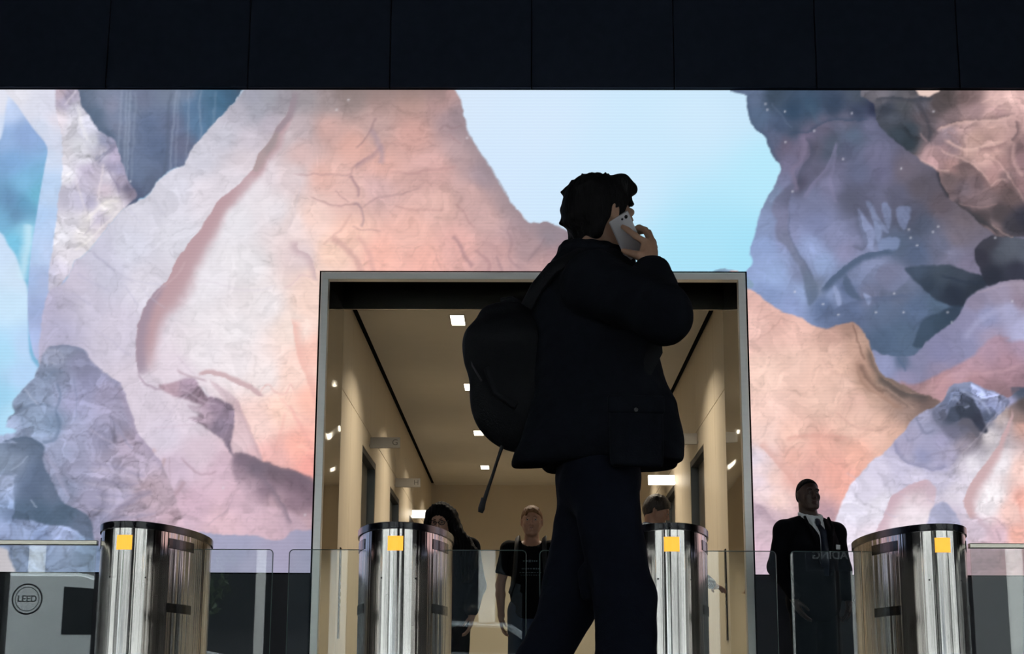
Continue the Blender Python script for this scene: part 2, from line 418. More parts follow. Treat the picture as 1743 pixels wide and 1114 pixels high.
PAINT_LAYERS = r'''
# --- open sky of the picture
region([(-340,110),(2080,110),(2080,1020),(-340,1020)], [(780,160,(214,232,252)),(900,210,(212,233,254)),(1050,300,(203,233,254)),(1200,190,(206,234,254)),(1265,170,(200,230,252)),
 (1310,290,(180,234,254)),(1280,440,(160,226,250)),(1190,430,(168,228,251)),(860,300,(210,232,255)),(940,340,(206,232,254))], 2, False, smooth=False, r=60)
# --- far left: blue gap
region([(-340,100),(300,100),(300,700),(-340,700)], [(0,165,(222,226,242)),(18,185,(188,206,240)),(40,232,(146,176,226)),(10,240,(150,182,228)),(20,275,(130,174,224)),(42,312,(126,186,226)),(60,332,(112,188,218)),
 (20,340,(108,152,196)),(24,365,(104,148,188)),(40,345,(100,160,200)),(8,372,(124,186,226)),(42,395,(150,212,240)),(25,410,(120,200,235)),(-60,300,(150,180,230))], 2, False, tex=(0.05,0,0.12), smooth=False)
region([(-10,150),(12,150),(9,190),(5,222),(-2,240),(-20,240)], [(2,170,(226,228,242)),(2,220,(208,222,246))], 3, False)
region([(-40,390),(0,396),(14,418),(27,436),(38,470),(48,500),(50,600),(70,640),(60,720),(0,760),(-300,760),(-300,390)], [(0,430,(204,226,252)),(30,470,(206,228,250)),(20,520,(200,230,253)),(40,590,(186,216,250)),(10,600,(172,222,251)),(40,640,(178,212,248)),(5,680,(158,214,246)),(20,700,(176,222,250)),(-200,500,(190,215,245))], 3, False, tex=(0.02,0,0.06))
fold([(52,380),(48,410),(42,450),(37,480)], (206,236,252), 12, 16, .7)
# --- pale arm
region([(12,148),(30,180),(56,218),(80,250),(76,285),(68,330),(62,370),(54,420),(49,470),(47,520),(50,570),(62,612),(84,600),(110,520),(112,400),(118,300),(112,200),(108,140)],
 [(30,165,(230,229,240)),(58,185,(222,224,240)),(72,215,(208,218,240)),(84,190,(216,218,236)),(86,260,(204,218,242)),(92,200,(224,216,228)),(96,250,(214,218,238)),(82,320,(184,210,243)),(90,330,(190,212,243)),(72,370,(176,207,246)),(84,380,(184,208,244)),(62,430,(180,208,245)),(76,430,(192,210,244)),(58,480,(166,192,236)),(70,480,(176,190,228)),(64,530,(158,177,220)),(75,540,(160,172,212)),(58,580,(172,192,238)),(70,590,(180,186,224))], 1.4, False, tex=(0.02,0.03,0.04))
# --- dark curtain of paper behind
region([(110,130),(440,130),(418,152),(394,180),(360,216),(332,250),(311,280),(296,285),(270,305),(258,326),(236,340),(214,356),(180,330),(150,240)],
 [(150,165,(104,118,142)),(165,195,(94,114,140)),(182,225,(94,112,138)),(176,160,(122,132,156)),(190,180,(142,146,172)),(196,215,(132,140,168)),(210,200,(122,136,166)),(222,180,(118,134,162)),(238,170,(112,120,146)),(252,210,(98,114,146)),(272,250,(94,110,142)),(240,300,(106,122,152)),(226,330,(88,98,128)),(255,310,(100,112,140)),
 (296,210,(104,114,144)),(308,245,(108,114,142)),(290,160,(122,134,158)),(320,160,(118,132,158)),(330,180,(90,122,158)),(340,210,(92,126,162)),(370,172,(70,110,142)),(392,160,(64,98,128)),(362,205,(78,114,146)),(350,165,(78,112,142)),(410,155,(74,96,120))], 1.2, True, tex=(0.06,0.04,0.1))
for x0, x1, s in ((207,203,.16),(216,214,.2),(222,219,.22),(231,226,.12),(299,292,.2),(304,300,.12),(322,318,.14),(343,340,.16),(367,362,.12)):
    fold([(x0,150),(x0-1,190),(x1,260),(x1-2,310)], (178,190,212), 3, 4, s*2.2)
fold([(290,150),(288,200),(284,270),(278,300)], (84,96,118), 5, 6, .4)
fold([(129,150),(146,188),(163,216),(178,232),(198,240)], (84,100,126), 16, 3, .5)
# --- white crumpled column
region([(95,140),(128,146),(136,172),(150,195),(165,218),(180,232),(196,240),(203,262),(212,288),(222,312),(232,332),(216,350),(192,376),(152,426),(126,446),(116,472),(84,500),(83,460),(88,430),(97,370),(103,310),(107,248),(98,200)],
 [(104,160,(196,178,192)),(116,165,(166,158,184)),(112,175,(178,170,194)),(102,200,(226,216,226)),(126,185,(216,214,230)),(130,208,(228,226,238)),(148,215,(216,216,234)),(134,250,(228,228,238)),(160,240,(222,222,234)),(116,300,(228,226,235)),(112,260,(226,222,232)),(145,268,(222,220,232)),
 (175,238,(158,162,192)),(186,246,(164,166,198)),(192,252,(172,162,190)),(176,258,(212,208,226)),(195,268,(188,176,204)),(205,288,(160,156,186)),(190,285,(158,152,180)),(150,290,(194,184,208)),(140,312,(202,194,216)),(165,300,(204,194,214)),(152,345,(190,184,210)),(136,340,(196,192,214)),(182,300,(222,214,228)),(180,325,(218,202,216)),(205,308,(176,166,190)),(218,322,(118,114,140)),(222,330,(140,130,150)),(210,335,(196,186,206)),(115,335,(200,196,216)),
 (106,400,(228,226,236)),(120,380,(224,220,232)),(120,430,(226,220,230)),(152,372,(236,230,232)),(182,350,(242,236,236)),(200,342,(238,230,234)),(142,400,(238,232,234)),(165,375,(200,192,212)),(170,390,(222,212,222)),(100,470,(216,208,224)),(92,470,(206,204,228))], 1.3, True, tex=(0.06,0.13,0.04), r=8)
fold([(133,176),(140,215),(150,240)], (244,242,246), 8, 3, .5)
fold([(128,152),(118,168),(110,178)], (228,220,230), 5, 2, .7)
fold([(168,243),(196,246),(175,262),(163,270),(168,262)], (116,122,152), 2, 2, .6)
fold([(166,280),(178,264),(190,258),(198,250)], (128,128,160), 5, 2, .65)
fold([(178,276),(172,310),(164,345)], (244,232,236), 4, 3, .6)
fold([(185,290),(195,310),(205,330)], (128,120,150), 5, 2, .6)
fold([(128,300),(132,322),(142,350),(146,372)], (232,224,232), 5, 5, .6)
fold([(146,375),(160,360),(178,346),(205,340)], (250,242,238), 4, 4, .7)
fold([(140,404),(158,384),(172,366),(186,352)], (196,186,206), 3, 2, .6)
fold([(125,428),(148,412),(176,384),(208,352)], (250,244,240), 3, 4, .55)
# --- the great mountain
region([(418,130),(420,150),(394,180),(360,216),(331,250),(311,280),(296,286),(270,306),(258,326),(236,342),(215,352),(192,376),(152,426),(126,446),(112,480),(80,500),(70,560),(66,640),(100,1000),(580,1000),(580,500),(970,500),(962,456),(972,436),(975,414),(968,399),(954,389),(931,378),(914,380),(897,376),(870,346),(851,317),(838,291),(818,263),(805,241),(794,221),(790,199),(783,171),(772,150),(760,128)],
 [(432,165,(160,160,176)),(460,165,(164,164,176)),(482,170,(152,146,156)),(405,195,(186,182,196)),(440,190,(166,166,180)),(382,232,(200,198,212)),(340,272,(208,206,220)),(424,240,(205,196,208)),(460,210,(190,180,194)),(300,320,(218,216,230)),(250,362,(216,214,228)),(350,330,(228,220,230)),(420,272,(220,208,216)),(400,310,(224,216,226)),(300,400,(224,222,234)),(220,420,(214,214,230)),(182,470,(206,204,224)),(250,480,(222,217,230)),(150,520,(204,198,218)),(200,560,(212,204,222)),(110,520,(194,188,212)),(95,560,(182,178,206)),(85,520,(186,180,208)),
 (170,430,(204,202,222)),(130,480,(208,200,220)),(520,168,(160,152,158)),(560,170,(158,142,142)),(510,220,(190,172,176)),(486,232,(204,188,192)),(600,168,(160,140,136)),(650,170,(174,142,134)),(700,170,(186,147,134)),(750,170,(182,144,138)),(772,205,(168,142,146)),(560,220,(206,162,150)),(600,250,(222,166,146)),(640,215,(196,160,152)),(700,230,(217,162,146)),(650,282,(225,169,151)),(740,290,(216,166,155)),(790,258,(186,156,156)),(822,300,(172,150,158)),(550,300,(230,178,160)),(500,300,(225,206,208)),(512,260,(218,182,176)),
 (450,300,(228,215,222)),(470,360,(232,224,230)),(500,380,(236,216,214)),(530,370,(240,202,186)),(600,332,(226,180,166)),(640,320,(214,172,166)),(600,400,(246,192,166)),(565,432,(252,206,178)),(650,432,(250,180,154)),(700,400,(242,182,160)),(750,350,(226,176,160)),(720,440,(246,176,152)),(780,420,(230,170,155)),(830,370,(206,165,158)),(860,352,(186,156,156)),(850,432,(202,156,150)),(900,420,(176,146,148)),(938,400,(148,134,144)),(950,440,(186,146,146)),(920,456,(192,152,148)),(966,430,(146,130,140)),(880,390,(182,150,152)),(800,330,(206,164,156)),
 (400,382,(232,228,236)),(350,470,(234,228,236)),(420,450,(236,231,236)),(400,560,(239,232,236)),(450,520,(241,233,236)),(350,600,(236,228,234)),(500,560,(250,226,213)),(530,520,(252,215,195)),(512,436,(228,206,206)),(540,600,(249,190,165)),(540,480,(250,214,195)),(530,680,(253,184,155)),(450,640,(243,229,228)),(480,700,(253,205,180)),(510,760,(253,174,148)),(532,792,(250,160,140)),(440,720,(246,208,196)),(462,782,(240,178,166)),(500,640,(252,214,196)),(400,620,(240,230,234)),
 (300,640,(226,212,224)),(250,680,(222,210,225)),(330,715,(226,212,226)),(280,742,(219,208,225)),(340,770,(222,200,214)),(380,800,(218,186,202)),(330,860,(212,178,195)),(400,850,(215,180,194)),(300,800,(212,190,210)),(450,900,(215,180,192)),(380,892,(224,186,195)),(500,885,(192,162,176)),(530,925,(196,166,180)),(300,900,(205,176,192)),(430,850,(208,176,190))], 1.4, True, tex=(0.085,0.03,0.05))
# darker, rockier rim along the sky side
fold([(778,150),(790,200),(796,224),(820,264),(840,292),(872,348),(898,378),(932,380),(956,390),(974,412)], (150,134,142), 2, 34, .55)
fold([(560,152),(620,152),(700,152),(770,152)], (128,112,108), 3, 34, .5)
# the long fold
E = [(500,150),(494,175),(488,196),(482,206),(469,222),(461,240),(441,260),(437,276),(430,291),(414,306),(394,326),(370,346),(354,371),(335,400),(315,426),(300,446),(284,481),(258,506),(245,531),(236,560),(232,590),(234,622),(236,642)]
fold(E, (192,158,163), (8,14,20,30,24,26,30,42,52,58,52,46,40), 2.2, .95, core=.42)
fold(E[9:], (186,148,152), (8,18,26,34,40,38,34), 2, .5, core=.3)
fold(E[16:], (158,142,162), (12,22,26,22), 2.4, .75, core=.2)
fold(E[:7], (150,136,146), (12,16,12,10,18), 2, .75, core=.4)
fold(E[4:9], (166,150,148), (16,24,14), 2, .6, core=.3)
fold([(320,440),(300,470),(280,490),(258,512)], (214,188,192), 1, 5, .4)
# face lit from the right of the fold
fold([(452,300),(420,360),(390,420),(350,500),(330,570)], (238,234,240), 46, 40, .45)
# wrinkles radiating on the orange face
DW = (166,126,126)
fold([(494,296),(520,297),(560,298),(594,297),(598,285),(615,275),(630,262)], DW, 2, 3, .6)
fold([(594,297),(604,310),(610,322),(611,336)], (160,124,130), 4, 6, .6)
fold([(600,284),(618,274),(636,262),(652,244)], (166,134,140), 5, 10, .5)
fold([(630,215),(640,240),(650,260),(648,280)], (170,146,158), 9, 9, .55)
fold([(602,252),(618,238),(632,216),(640,196)], (140,110,114), 2, 4, .55)
fold([(522,332),(548,342),(575,350),(600,346),(612,352),(618,356)], DW, 2, 4, .6)
fold([(570,324),(582,336),(594,344)], DW, 3, 2, .55)
fold([(600,346),(612,350),(620,372),(614,388)], (150,124,136), 4, 5, .6)
fold([(614,356),(632,344),(650,334),(680,332),(700,326),(720,316)], (160,124,126), 3, 3, .5)
fold([(600,384),(620,392),(650,390)], DW, 2, 3, .5)
fold([(600,362),(580,392),(560,408),(548,418)], (200,150,136), 3, 5, .45)
fold([(562,404),(585,420),(606,444),(616,470)], (206,156,144), 9, 9, .6)
fold([(606,400),(624,420),(632,450),(640,478)], (216,160,146), 8, 8, .5)
fold([(668,350),(690,356),(730,358),(760,356)], (182,132,124), 3, 3, .5)
fold([(662,292),(700,294),(740,288),(780,282)], (182,134,128), 3, 5, .5)
fold([(772,344),(790,362),(800,380),(812,392)], (176,130,126), 3, 4, .5)
fold([(768,400),(784,420),(792,440),(806,456)], (168,128,130), 8, 6, .6)
fold([(806,424),(822,436),(832,450),(828,470)], (176,132,130), 5, 6, .5)
fold([(744,432),(746,446),(752,462)], (196,142,132), 3, 3, .45)
fold([(744,222),(756,214),(770,218),(790,214)], (140,110,114), 2, 4, .55)
fold([(764,226),(775,235),(786,245)], DW, 3, 3, .5)
fold([(860,390),(872,412),(868,440),(890,462)], (160,128,132), 4, 5, .55)
fold([(896,446),(910,430),(922,414),(930,404)], (140,116,124), 3, 3, .6)
fold([(845,434),(850,450),(860,470)], (150,122,128), 4, 4, .5)
fold([(504,236),(516,238),(530,242)], (176,144,142), 3, 2, .4)
fold([(512,300),(504,350),(480,420)], (210,196,204), 2, 2, .35)
fold([(506,408),(506,424),(522,432),(532,446),(538,464),(541,480)], (196,166,172), 2, 16, .6)
fold([(480,492),(500,482),(515,470),(530,476)], (214,180,184), 3, 3, .5)
fold([(330,478),(362,480),(400,492),(440,494),(470,486)], (214,204,216), 3, 4, .45)
fold([(330,400),(360,350),(372,340)], (214,202,212), 2, 2, .3)
fold([(498,540),(502,580),(514,620),(524,650),(536,690)], (238,172,150), 24, 2, .65)
fold([(212,470),(240,490),(262,512),(282,524)], (196,190,212), 3, 3, .4)
fold([(155,430),(175,445),(195,462)], (168,166,192), 5, 2, .6)
fold([(195,462),(220,474),(260,484),(290,490)], (190,186,208), 3, 2, .45)
fold([(213,486),(224,506),(236,522)], (182,178,204), 3, 2, .5)
fold([(128,462),(150,478),(170,486),(190,498)], (180,176,202), 3, 4, .45)
fold([(118,500),(140,510),(160,520)], (176,172,200), 4, 4, .4)
fold([(258,330),(270,350),(280,366)], (200,198,216), 3, 2, .3)
fold([(215,354),(232,372),(240,380)], (192,190,212), 5, 2, .4)
fold([(160,560),(185,576),(210,598),(226,606)], (188,180,204), 3, 3, .45)
# knot of folds under the long fold
fold([(233,636),(246,654),(272,662),(300,654),(322,648)], (160,136,156), 2, 4, .8)
fold([(300,632),(316,640),(336,646),(352,652)], (176,146,158), 4, 3, .7)
fold([(300,604),(318,626),(334,640)], (206,190,206), 3, 3, .5)
region([(268,656),(296,650),(326,645),(340,660),(356,676),(384,684),(400,696),(398,728),(396,760),(398,778),(386,760),(364,738),(346,726),(322,712),(340,706),(320,690),(344,690),(310,680),(288,670)],
 [(290,660,(190,160,174)),(320,660,(176,152,172)),(340,680,(168,142,160)),(370,690,(150,130,150)),(385,700,(146,128,148)),(350,712,(186,162,180)),(375,725,(150,134,156)),(390,745,(150,132,152)),(330,700,(212,192,208))], 3, True, tex=(0.16,0.14,0.08), r=8)
fold([(300,664),(322,668),(344,684),(372,690)], (214,196,212), 3, 2, .5)
fold([(343,660),(350,672),(356,678)], (232,228,240), 5, 3, .8)
fold([(336,642),(352,636),(372,640),(400,650),(424,660),(440,670),(452,672)], (200,164,166), (5,9,11,9,3), 3, .8, core=.4)
region([(356,650),(376,660),(398,676),(412,704),(424,734),(438,764),(448,790),(424,786),(404,776),(396,752),(400,716),(396,694),(380,680)], [(384,668,(212,188,196)),(405,700,(212,182,188)),(410,740,(216,186,192)),(430,780,(216,178,182)),(404,760,(224,196,202))], 2.5, True, tex=(0.1,0.04,0.05), alpha=.85)
fold([(400,676),(414,704),(428,738),(442,770),(448,786)], (192,160,168), 3, 9, .5)
fold([(440,672),(456,654),(470,668),(486,672),(494,654),(502,672)], (222,164,152), 3, 3, .6)
fold([(488,700),(478,740),(470,770)], (240,170,152), 5, 5, .5)
fold([(495,690),(508,720),(530,760)], (240,164,146), 5, 6, .5)
fold([(478,680),(500,700),(530,720)], (238,176,160), 3, 5, .45)
fold([(280,716),(300,690),(322,672)], (206,192,212), 2, 3, .5)
fold([(262,732),(292,728),(340,724)], (206,184,200), 3, 2, .5)
fold([(264,762),(248,780),(240,800)], (202,168,172), 8, 6, .55)
fold([(280,780),(274,800),(262,830)], (186,156,160), 6, 5, .6)
fold([(286,778),(290,806),(288,826)], (180,156,172), 3, 2, .6)
fold([(306,776),(320,792),(334,804),(356,806),(370,800)], (168,136,150), 4, 3, .65)
fold([(318,818),(302,838),(290,856),(280,890)], (176,146,158), 6, 8, .65)
fold([(300,824),(318,822),(350,820)], (190,160,172), 3, 2, .4)
fold([(400,840),(388,866),(370,884),(350,898)], (176,150,166), 3, 2, .5)
fold([(418,890),(424,880),(440,890)], (178,150,162), 2, 2, .5)
# dark lower triangle of the mountain
region([(394,800),(398,778),(408,770),(424,776),(450,786),(488,800),(518,807),(545,824),(600,840),(600,915),(535,906),(512,884),(486,868),(452,862),(424,850),(408,830)],
 [(410,784,(130,112,130)),(400,800,(172,146,162)),(436,796,(112,100,116)),(470,806,(116,98,110)),(505,820,(118,98,112)),(530,845,(126,104,118)),(500,858,(146,120,134)),(450,836,(140,118,134)),(425,825,(172,146,160)),(465,856,(190,158,168)),(535,890,(192,158,166)),(430,850,(205,172,186)),(500,890,(196,164,174)),(410,835,(208,176,190))], 5, True, tex=(0.12,0.02,0.08))
fold([(396,778),(404,770),(424,776),(450,786),(488,800),(518,807),(545,824)], (120,104,118), 1, 22, .55)
fold([(432,796),(452,816),(470,840),(486,868),(498,896)], (128,112,128), 2, 12, .6)
region([(330,914),(380,913),(430,913),(462,921),(486,918),(497,906),(520,903),(600,903),(600,1010),(330,1010)], [(400,930,(164,164,194)),(480,940,(166,160,188)),(530,930,(160,158,186)),(440,970,(172,168,196))], 2, True, tex=(0.04,0,0.04))
# --- blue-grey hill, lower left
region([(78,594),(104,586),(126,590),(146,598),(153,614),(168,628),(186,642),(206,656),(216,682),(226,716),(238,742),(262,772),(280,800),(300,850),(320,930),(320,1010),(-340,1010),(-340,790),(0,742),(10,728),(14,710),(24,700),(21,688),(30,676),(42,660),(56,646),(65,626),(70,608)],
 [(112,598,(140,148,174)),(92,604,(166,172,200)),(132,618,(150,152,184)),(84,640,(132,146,174)),(76,668,(142,156,186)),(100,662,(150,158,190)),(122,682,(166,166,202)),(150,650,(154,155,190)),(182,672,(174,168,200)),(202,702,(176,170,200)),(60,722,(142,160,190)),(90,722,(124,144,174)),(122,742,(168,170,202)),(172,742,(166,164,196)),(40,690,(132,148,176)),(40,740,(136,150,180)),(14,735,(170,185,220)),(222,762,(188,172,196)),(100,772,(150,156,186)),(130,802,(160,160,190)),(182,802,(182,174,202)),(232,802,(192,178,202)),(160,852,(166,162,192)),(202,842,(186,178,206)),(252,832,(204,178,192)),(232,872,(184,166,186)),(262,852,(192,168,182)),(202,892,(168,158,182)),(290,890,(204,172,186)),(260,900,(190,162,178)),(170,890,(150,150,180)),(110,830,(140,148,178))], 2.2, True, tex=(0.16,0.13,0.08))
fold([(205,655),(216,684),(228,720),(240,746),(264,774),(282,802)], (170,156,182), 1, 13, .6)
fold([(150,600),(156,616),(188,642),(206,656)], (138,140,170), 1, 10, .5)
fold([(80,594),(104,586),(128,591),(148,600)], (120,128,156), 2, 9, .55)
fold([(96,650),(102,672),(96,696),(96,712)], (100,120,150), 4, 4, .65)
fold([(96,700),(100,725),(92,748),(70,752)], (104,124,154), 5, 6, .6)
fold([(22,696),(44,694),(64,688),(94,694)], (102,120,148), 3, 5, .65)
fold([(42,662),(54,676),(66,690)], (182,190,214), 3, 2, .7)
fold([(36,704),(38,724),(40,744)], (112,130,160), 4, 3, .55)
fold([(64,640),(76,646),(90,634),(112,632)], (122,138,168), 4, 3, .6)
fold([(72,620),(84,616),(98,620)], (196,200,220), 2, 2, .6)
fold([(70,600),(90,596),(104,604),(108,620)], (182,186,208), 3, 3, .5)
fold([(126,640),(130,680),(128,720)], (128,138,172), 3, 2, .5)
fold([(180,700),(200,730),(214,752),(228,768)], (146,146,176), 5, 3, .6)
fold([(150,728),(180,748),(208,764),(244,780)], (196,186,210), 4, 3, .45)
for (a,b,c) in (((150,790),(200,796),(250,812)),((140,812),(190,822),(240,826)),((160,836),(210,846),(254,836)),((150,858),(190,862),(236,856)),((180,880),(220,884),(270,872))):
    fold([a,b,c], (138,134,164), 5, 3, .45); fold([(a[0],a[1]+8),(b[0],b[1]+9),(c[0],c[1]+7)], (206,196,216), 3, 4, .4)
fold([(194,880),(210,860),(240,846),(262,838)], (140,130,154), 8, 8, .6)
fold([(76,770),(92,800),(104,830),(118,850)], (166,166,196), 12, 3, .55)
# dark blob and shards at the very bottom left
region([(-340,740),(0,756),(20,746),(46,743),(64,749),(77,762),(74,782),(80,806),(94,832),(104,854),(130,864),(150,880),(160,905),(150,935),(60,910),(20,890),(-340,890)],
 [(30,756,(106,122,148)),(60,762,(98,114,140)),(30,786,(132,146,172)),(8,790,(136,152,178)),(60,802,(94,110,138)),(50,832,(92,108,136)),(90,842,(100,114,140)),(70,872,(78,98,122)),(110,872,(84,104,128)),(140,892,(100,114,140)),(40,872,(86,106,132)),(10,830,(140,156,190)),(-200,800,(120,136,164))], 2, True, tex=(0.1,0.05,0.14))
fold([(2,754),(22,745),(48,743),(68,752),(77,764)], (88,106,132), 1, 10, .6)
fold([(18,804),(34,792),(50,778)], (176,190,218), 3, 2, .6)
region([(-340,806),(0,812),(18,806),(26,816),(22,840),(24,870),(20,882),(50,888),(90,896),(120,900),(140,912),(170,930),(190,1010),(-340,1010)],
 [(10,825,(168,182,216)),(14,845,(146,162,198)),(10,865,(128,148,184)),(20,875,(110,130,166)),(40,905,(146,162,200)),(100,912,(154,168,206)),(70,915,(128,146,186)),(160,930,(118,138,170)),(5,900,(150,165,205)),(-200,900,(140,155,190))], 2, True, tex=(0.1,0.24,0.1))
fold([(52,852),(58,860),(64,864)], (176,190,214), 3, 2, .8)
region([(-60,930),(4,932),(16,950),(22,985),(-60,985)], [(0,960,(226,214,222))], 3, True)
# --- right: dark blue hill
region([(1270,130),(1271,165),(1272,186),(1278,206),(1284,216),(1301,228),(1308,246),(1315,266),(1328,284),(1325,300),(1318,316),(1300,346),(1290,376),(1285,402),(1276,430),(1282,452),(1262,476),(1270,520),(1400,640),(1600,720),(2080,720),(2080,130)],
 [(1282,165,(94,110,140)),(1290,200,(86,106,136)),(1320,165,(62,78,98)),(1350,190,(52,74,100)),(1380,182,(60,84,110)),(1420,180,(54,70,94)),(1460,190,(58,68,92)),(1490,186,(44,50,74)),(1460,162,(72,82,98)),(1330,215,(76,92,122)),(1352,224,(68,84,108)),(1322,240,(96,106,136)),(1336,246,(112,102,126)),(1370,236,(126,116,146)),(1400,216,(106,102,126)),(1440,206,(106,106,130)),(1482,212,(110,112,142)),(1390,252,(90,90,110)),(1412,262,(78,88,108)),(1420,245,(82,92,112)),(1366,256,(122,114,142)),(1440,252,(92,98,126)),(1452,232,(90,105,130)),(1350,282,(116,112,142)),(1340,312,(122,126,160)),(1360,312,(84,82,104)),(1396,290,(96,96,120)),(1412,312,(128,128,162)),(1382,336,(120,126,160)),(1320,332,(120,136,168)),(1425,280,(112,112,142)),(1460,292,(100,106,136)),(1490,262,(112,112,142)),(1502,292,(106,106,136)),(1540,292,(112,104,120)),(1480,332,(98,100,126)),(1450,340,(92,95,118)),(1530,332,(94,95,118)),(1562,320,(92,86,98)),(1600,350,(98,88,98)),(1550,362,(84,86,106)),(1570,382,(80,88,110)),(1640,372,(110,100,110)),(1630,402,(116,108,122)),(1600,420,(100,105,130)),(1622,440,(120,120,146)),(1560,432,(86,100,130)),(1530,420,(86,100,126)),(1642,452,(126,120,146)),
 (1302,382,(134,150,190)),(1300,420,(140,160,206)),(1290,450,(146,166,212)),(1320,470,(150,172,218)),(1340,400,(140,146,186)),(1380,420,(152,168,214)),(1402,450,(146,166,210)),(1362,462,(130,140,176)),(1420,402,(136,142,180)),(1440,430,(134,135,170)),(1390,382,(120,128,166)),(1342,362,(124,130,166)),(1310,500,(134,154,200)),(1350,520,(140,156,202)),(1370,500,(152,172,218)),(1386,492,(116,128,154)),(1400,520,(98,116,154)),(1452,470,(124,136,172)),(1490,450,(132,142,178)),(1520,470,(122,126,156)),(1440,492,(92,108,144)),(1420,500,(132,148,188)),(1480,500,(116,122,152)),(1530,492,(100,110,136)),(1450,530,(98,114,150)),(1500,530,(94,110,140)),(1560,530,(88,106,138)),(1600,520,(84,104,130)),(1540,570,(86,106,134)),(1510,580,(84,104,134)),(1900,300,(100,100,120)),(1900,600,(120,120,150))], 1.4, True, tex=(0.05,0.05,0.14), r=11)
fold([(1271,150),(1274,196),(1284,216),(1302,228),(1310,250),(1316,266),(1328,284)], (74,92,122), 10, 1, .5)
fold([(1312,172),(1326,188),(1340,208),(1352,218)], (104,120,148), 3, 3, .45)
fold([(1372,178),(1384,192),(1392,212)], (74,98,124), 12, 6, .4)
fold([(1340,232),(1380,222),(1410,204),(1440,204),(1482,204)], (62,78,104), 8, 1, .6)
fold([(1368,226),(1368,250),(1362,275),(1350,290),(1352,312),(1358,330)], (132,122,150), 5, 9, .55)
fold([(1424,240),(1416,262),(1404,290),(1382,312),(1366,340)], (132,128,162), 9, 2, .55)
fold([(1424,242),(1420,280),(1414,305),(1418,330),(1426,350)], (138,134,168), 5, 5, .5)
fold([(1370,230),(1378,262),(1362,290),(1356,320)], (70,76,96), 12, 2, .45)
region([(1312,352),(1322,376),(1322,402),(1338,420),(1352,442),(1366,470),(1372,500),(1380,520),(1392,505),(1388,478),(1374,452),(1356,424),(1346,404),(1342,370),(1344,344),(1350,320),(1340,318)], [(1334,372,(126,128,160)),(1345,410,(120,126,154)),(1362,440,(116,124,152)),(1380,480,(108,122,148)),(1386,505,(96,112,140)),(1345,340,(98,100,126))], 3, True, tex=(0.04,0.04,0.06), alpha=.85)
fold([(1345,350),(1345,395),(1356,424),(1374,452),(1388,478)], (86,98,126), 1, 4, .55)
for pts, c in (([(1460,356),(1468,366),(1480,384),(1488,398),(1484,424),(1474,420),(1468,404),(1462,382)], (142,154,194)), ([(1474,342),(1482,344),(1490,364),(1512,394),(1500,392),(1484,374)], (128,140,176)), ([(1500,350),(1512,346),(1516,370),(1512,390),(1504,376)], (122,134,170)),
    ([(1526,354),(1550,352),(1546,380),(1540,392),(1530,380)], (120,132,168)), ([(1494,412),(1510,404),(1534,408),(1528,424),(1500,428)], (122,138,176)), ([(1486,376),(1500,390),(1494,414),(1488,404)], (132,146,184))):
    region(pts, [(p[0],p[1],c) for p in pts[:2]], 2.2, True, tex=(.06,.06,.05), alpha=.8)
fold([(1462,356),(1466,384),(1474,410),(1466,426),(1448,420)], (86,92,116), 2, 14, .5)
fold([(1394,500),(1408,482),(1430,462),(1452,444),(1474,432),(1500,428),(1528,424)], (76,94,122), (2,2,2,2), (14,18,16,14,10), .85, core=.3)
fold([(1395,494),(1412,488),(1424,494),(1420,510)], (82,98,128), 3, 4, .6)
region([(1438,470),(1452,488),(1466,510),(1450,506),(1436,492)], [(1450,490,(82,98,126))], 2.5, True, alpha=.85)
for pts in ([(1418,492),(1424,490),(1434,512),(1428,520)], [(1470,500),(1482,506),(1478,520),(1472,514)]):
    region(pts, [(pts[0][0],pts[0][1],(150,164,204))], 2, True, alpha=.8)
region([(1498,452),(1520,448),(1546,462),(1542,480),(1520,496),(1500,486),(1490,470)], [(1515,470,(118,122,152)),(1530,485,(122,130,164))], 3, True, tex=(.03,.03,.05), alpha=.8)
fold([(1380,545),(1410,532),(1460,512),(1500,506),(1560,498)], (86,100,132), 2, 12, .5)
region([(1540,455),(1570,452),(1596,450),(1616,449),(1640,460),(1664,466),(1690,478),(1672,490),(1648,506),(1636,524),(1604,516),(1574,494),(1552,472)], [(1560,460,(70,84,106)),(1600,468,(70,82,98)),(1640,472,(66,76,92)),(1580,485,(54,66,84)),(1625,500,(42,50,66)),(1660,485,(46,54,68))], 2, True, tex=(.05,.04,.08))
fold([(1600,470),(1630,478),(1660,482),(1690,480)], (44,54,72), 6, 3, .6)
region([(1664,452),(1658,436),(1664,420),(1680,406),(1700,398),(1720,400),(1780,410),(2080,420),(2080,482),(1760,482),(1700,482),(1680,484)], [(1668,440,(56,56,70)),(1685,415,(64,64,76)),(1690,470,(46,50,64)),(1730,460,(54,56,72)),(1720,425,(92,98,112)),(1743,430,(88,94,108)),(1705,430,(86,92,106)),(1900,450,(60,62,76))], 1.4, True, tex=(.04,.04,.08), r=7)
region([(1555,588),(1562,570),(1570,545),(1600,532),(1632,520),(1640,540),(1622,552),(1592,572),(1570,592)], [(1575,560,(62,80,102)),(1600,550,(56,74,94)),(1625,530,(52,66,86))], 2.5, True, tex=(.03,.03,.05), alpha=.9)
# --- pink crumpled hill, top right
region([(1484,140),(1486,176),(1492,206),(1512,230),(1536,250),(1560,266),(1576,276),(1592,288),(1602,312),(1616,336),(1636,352),(1656,366),(1680,390),(1700,404),(1740,402),(1800,402),(2080,400),(2080,130)],
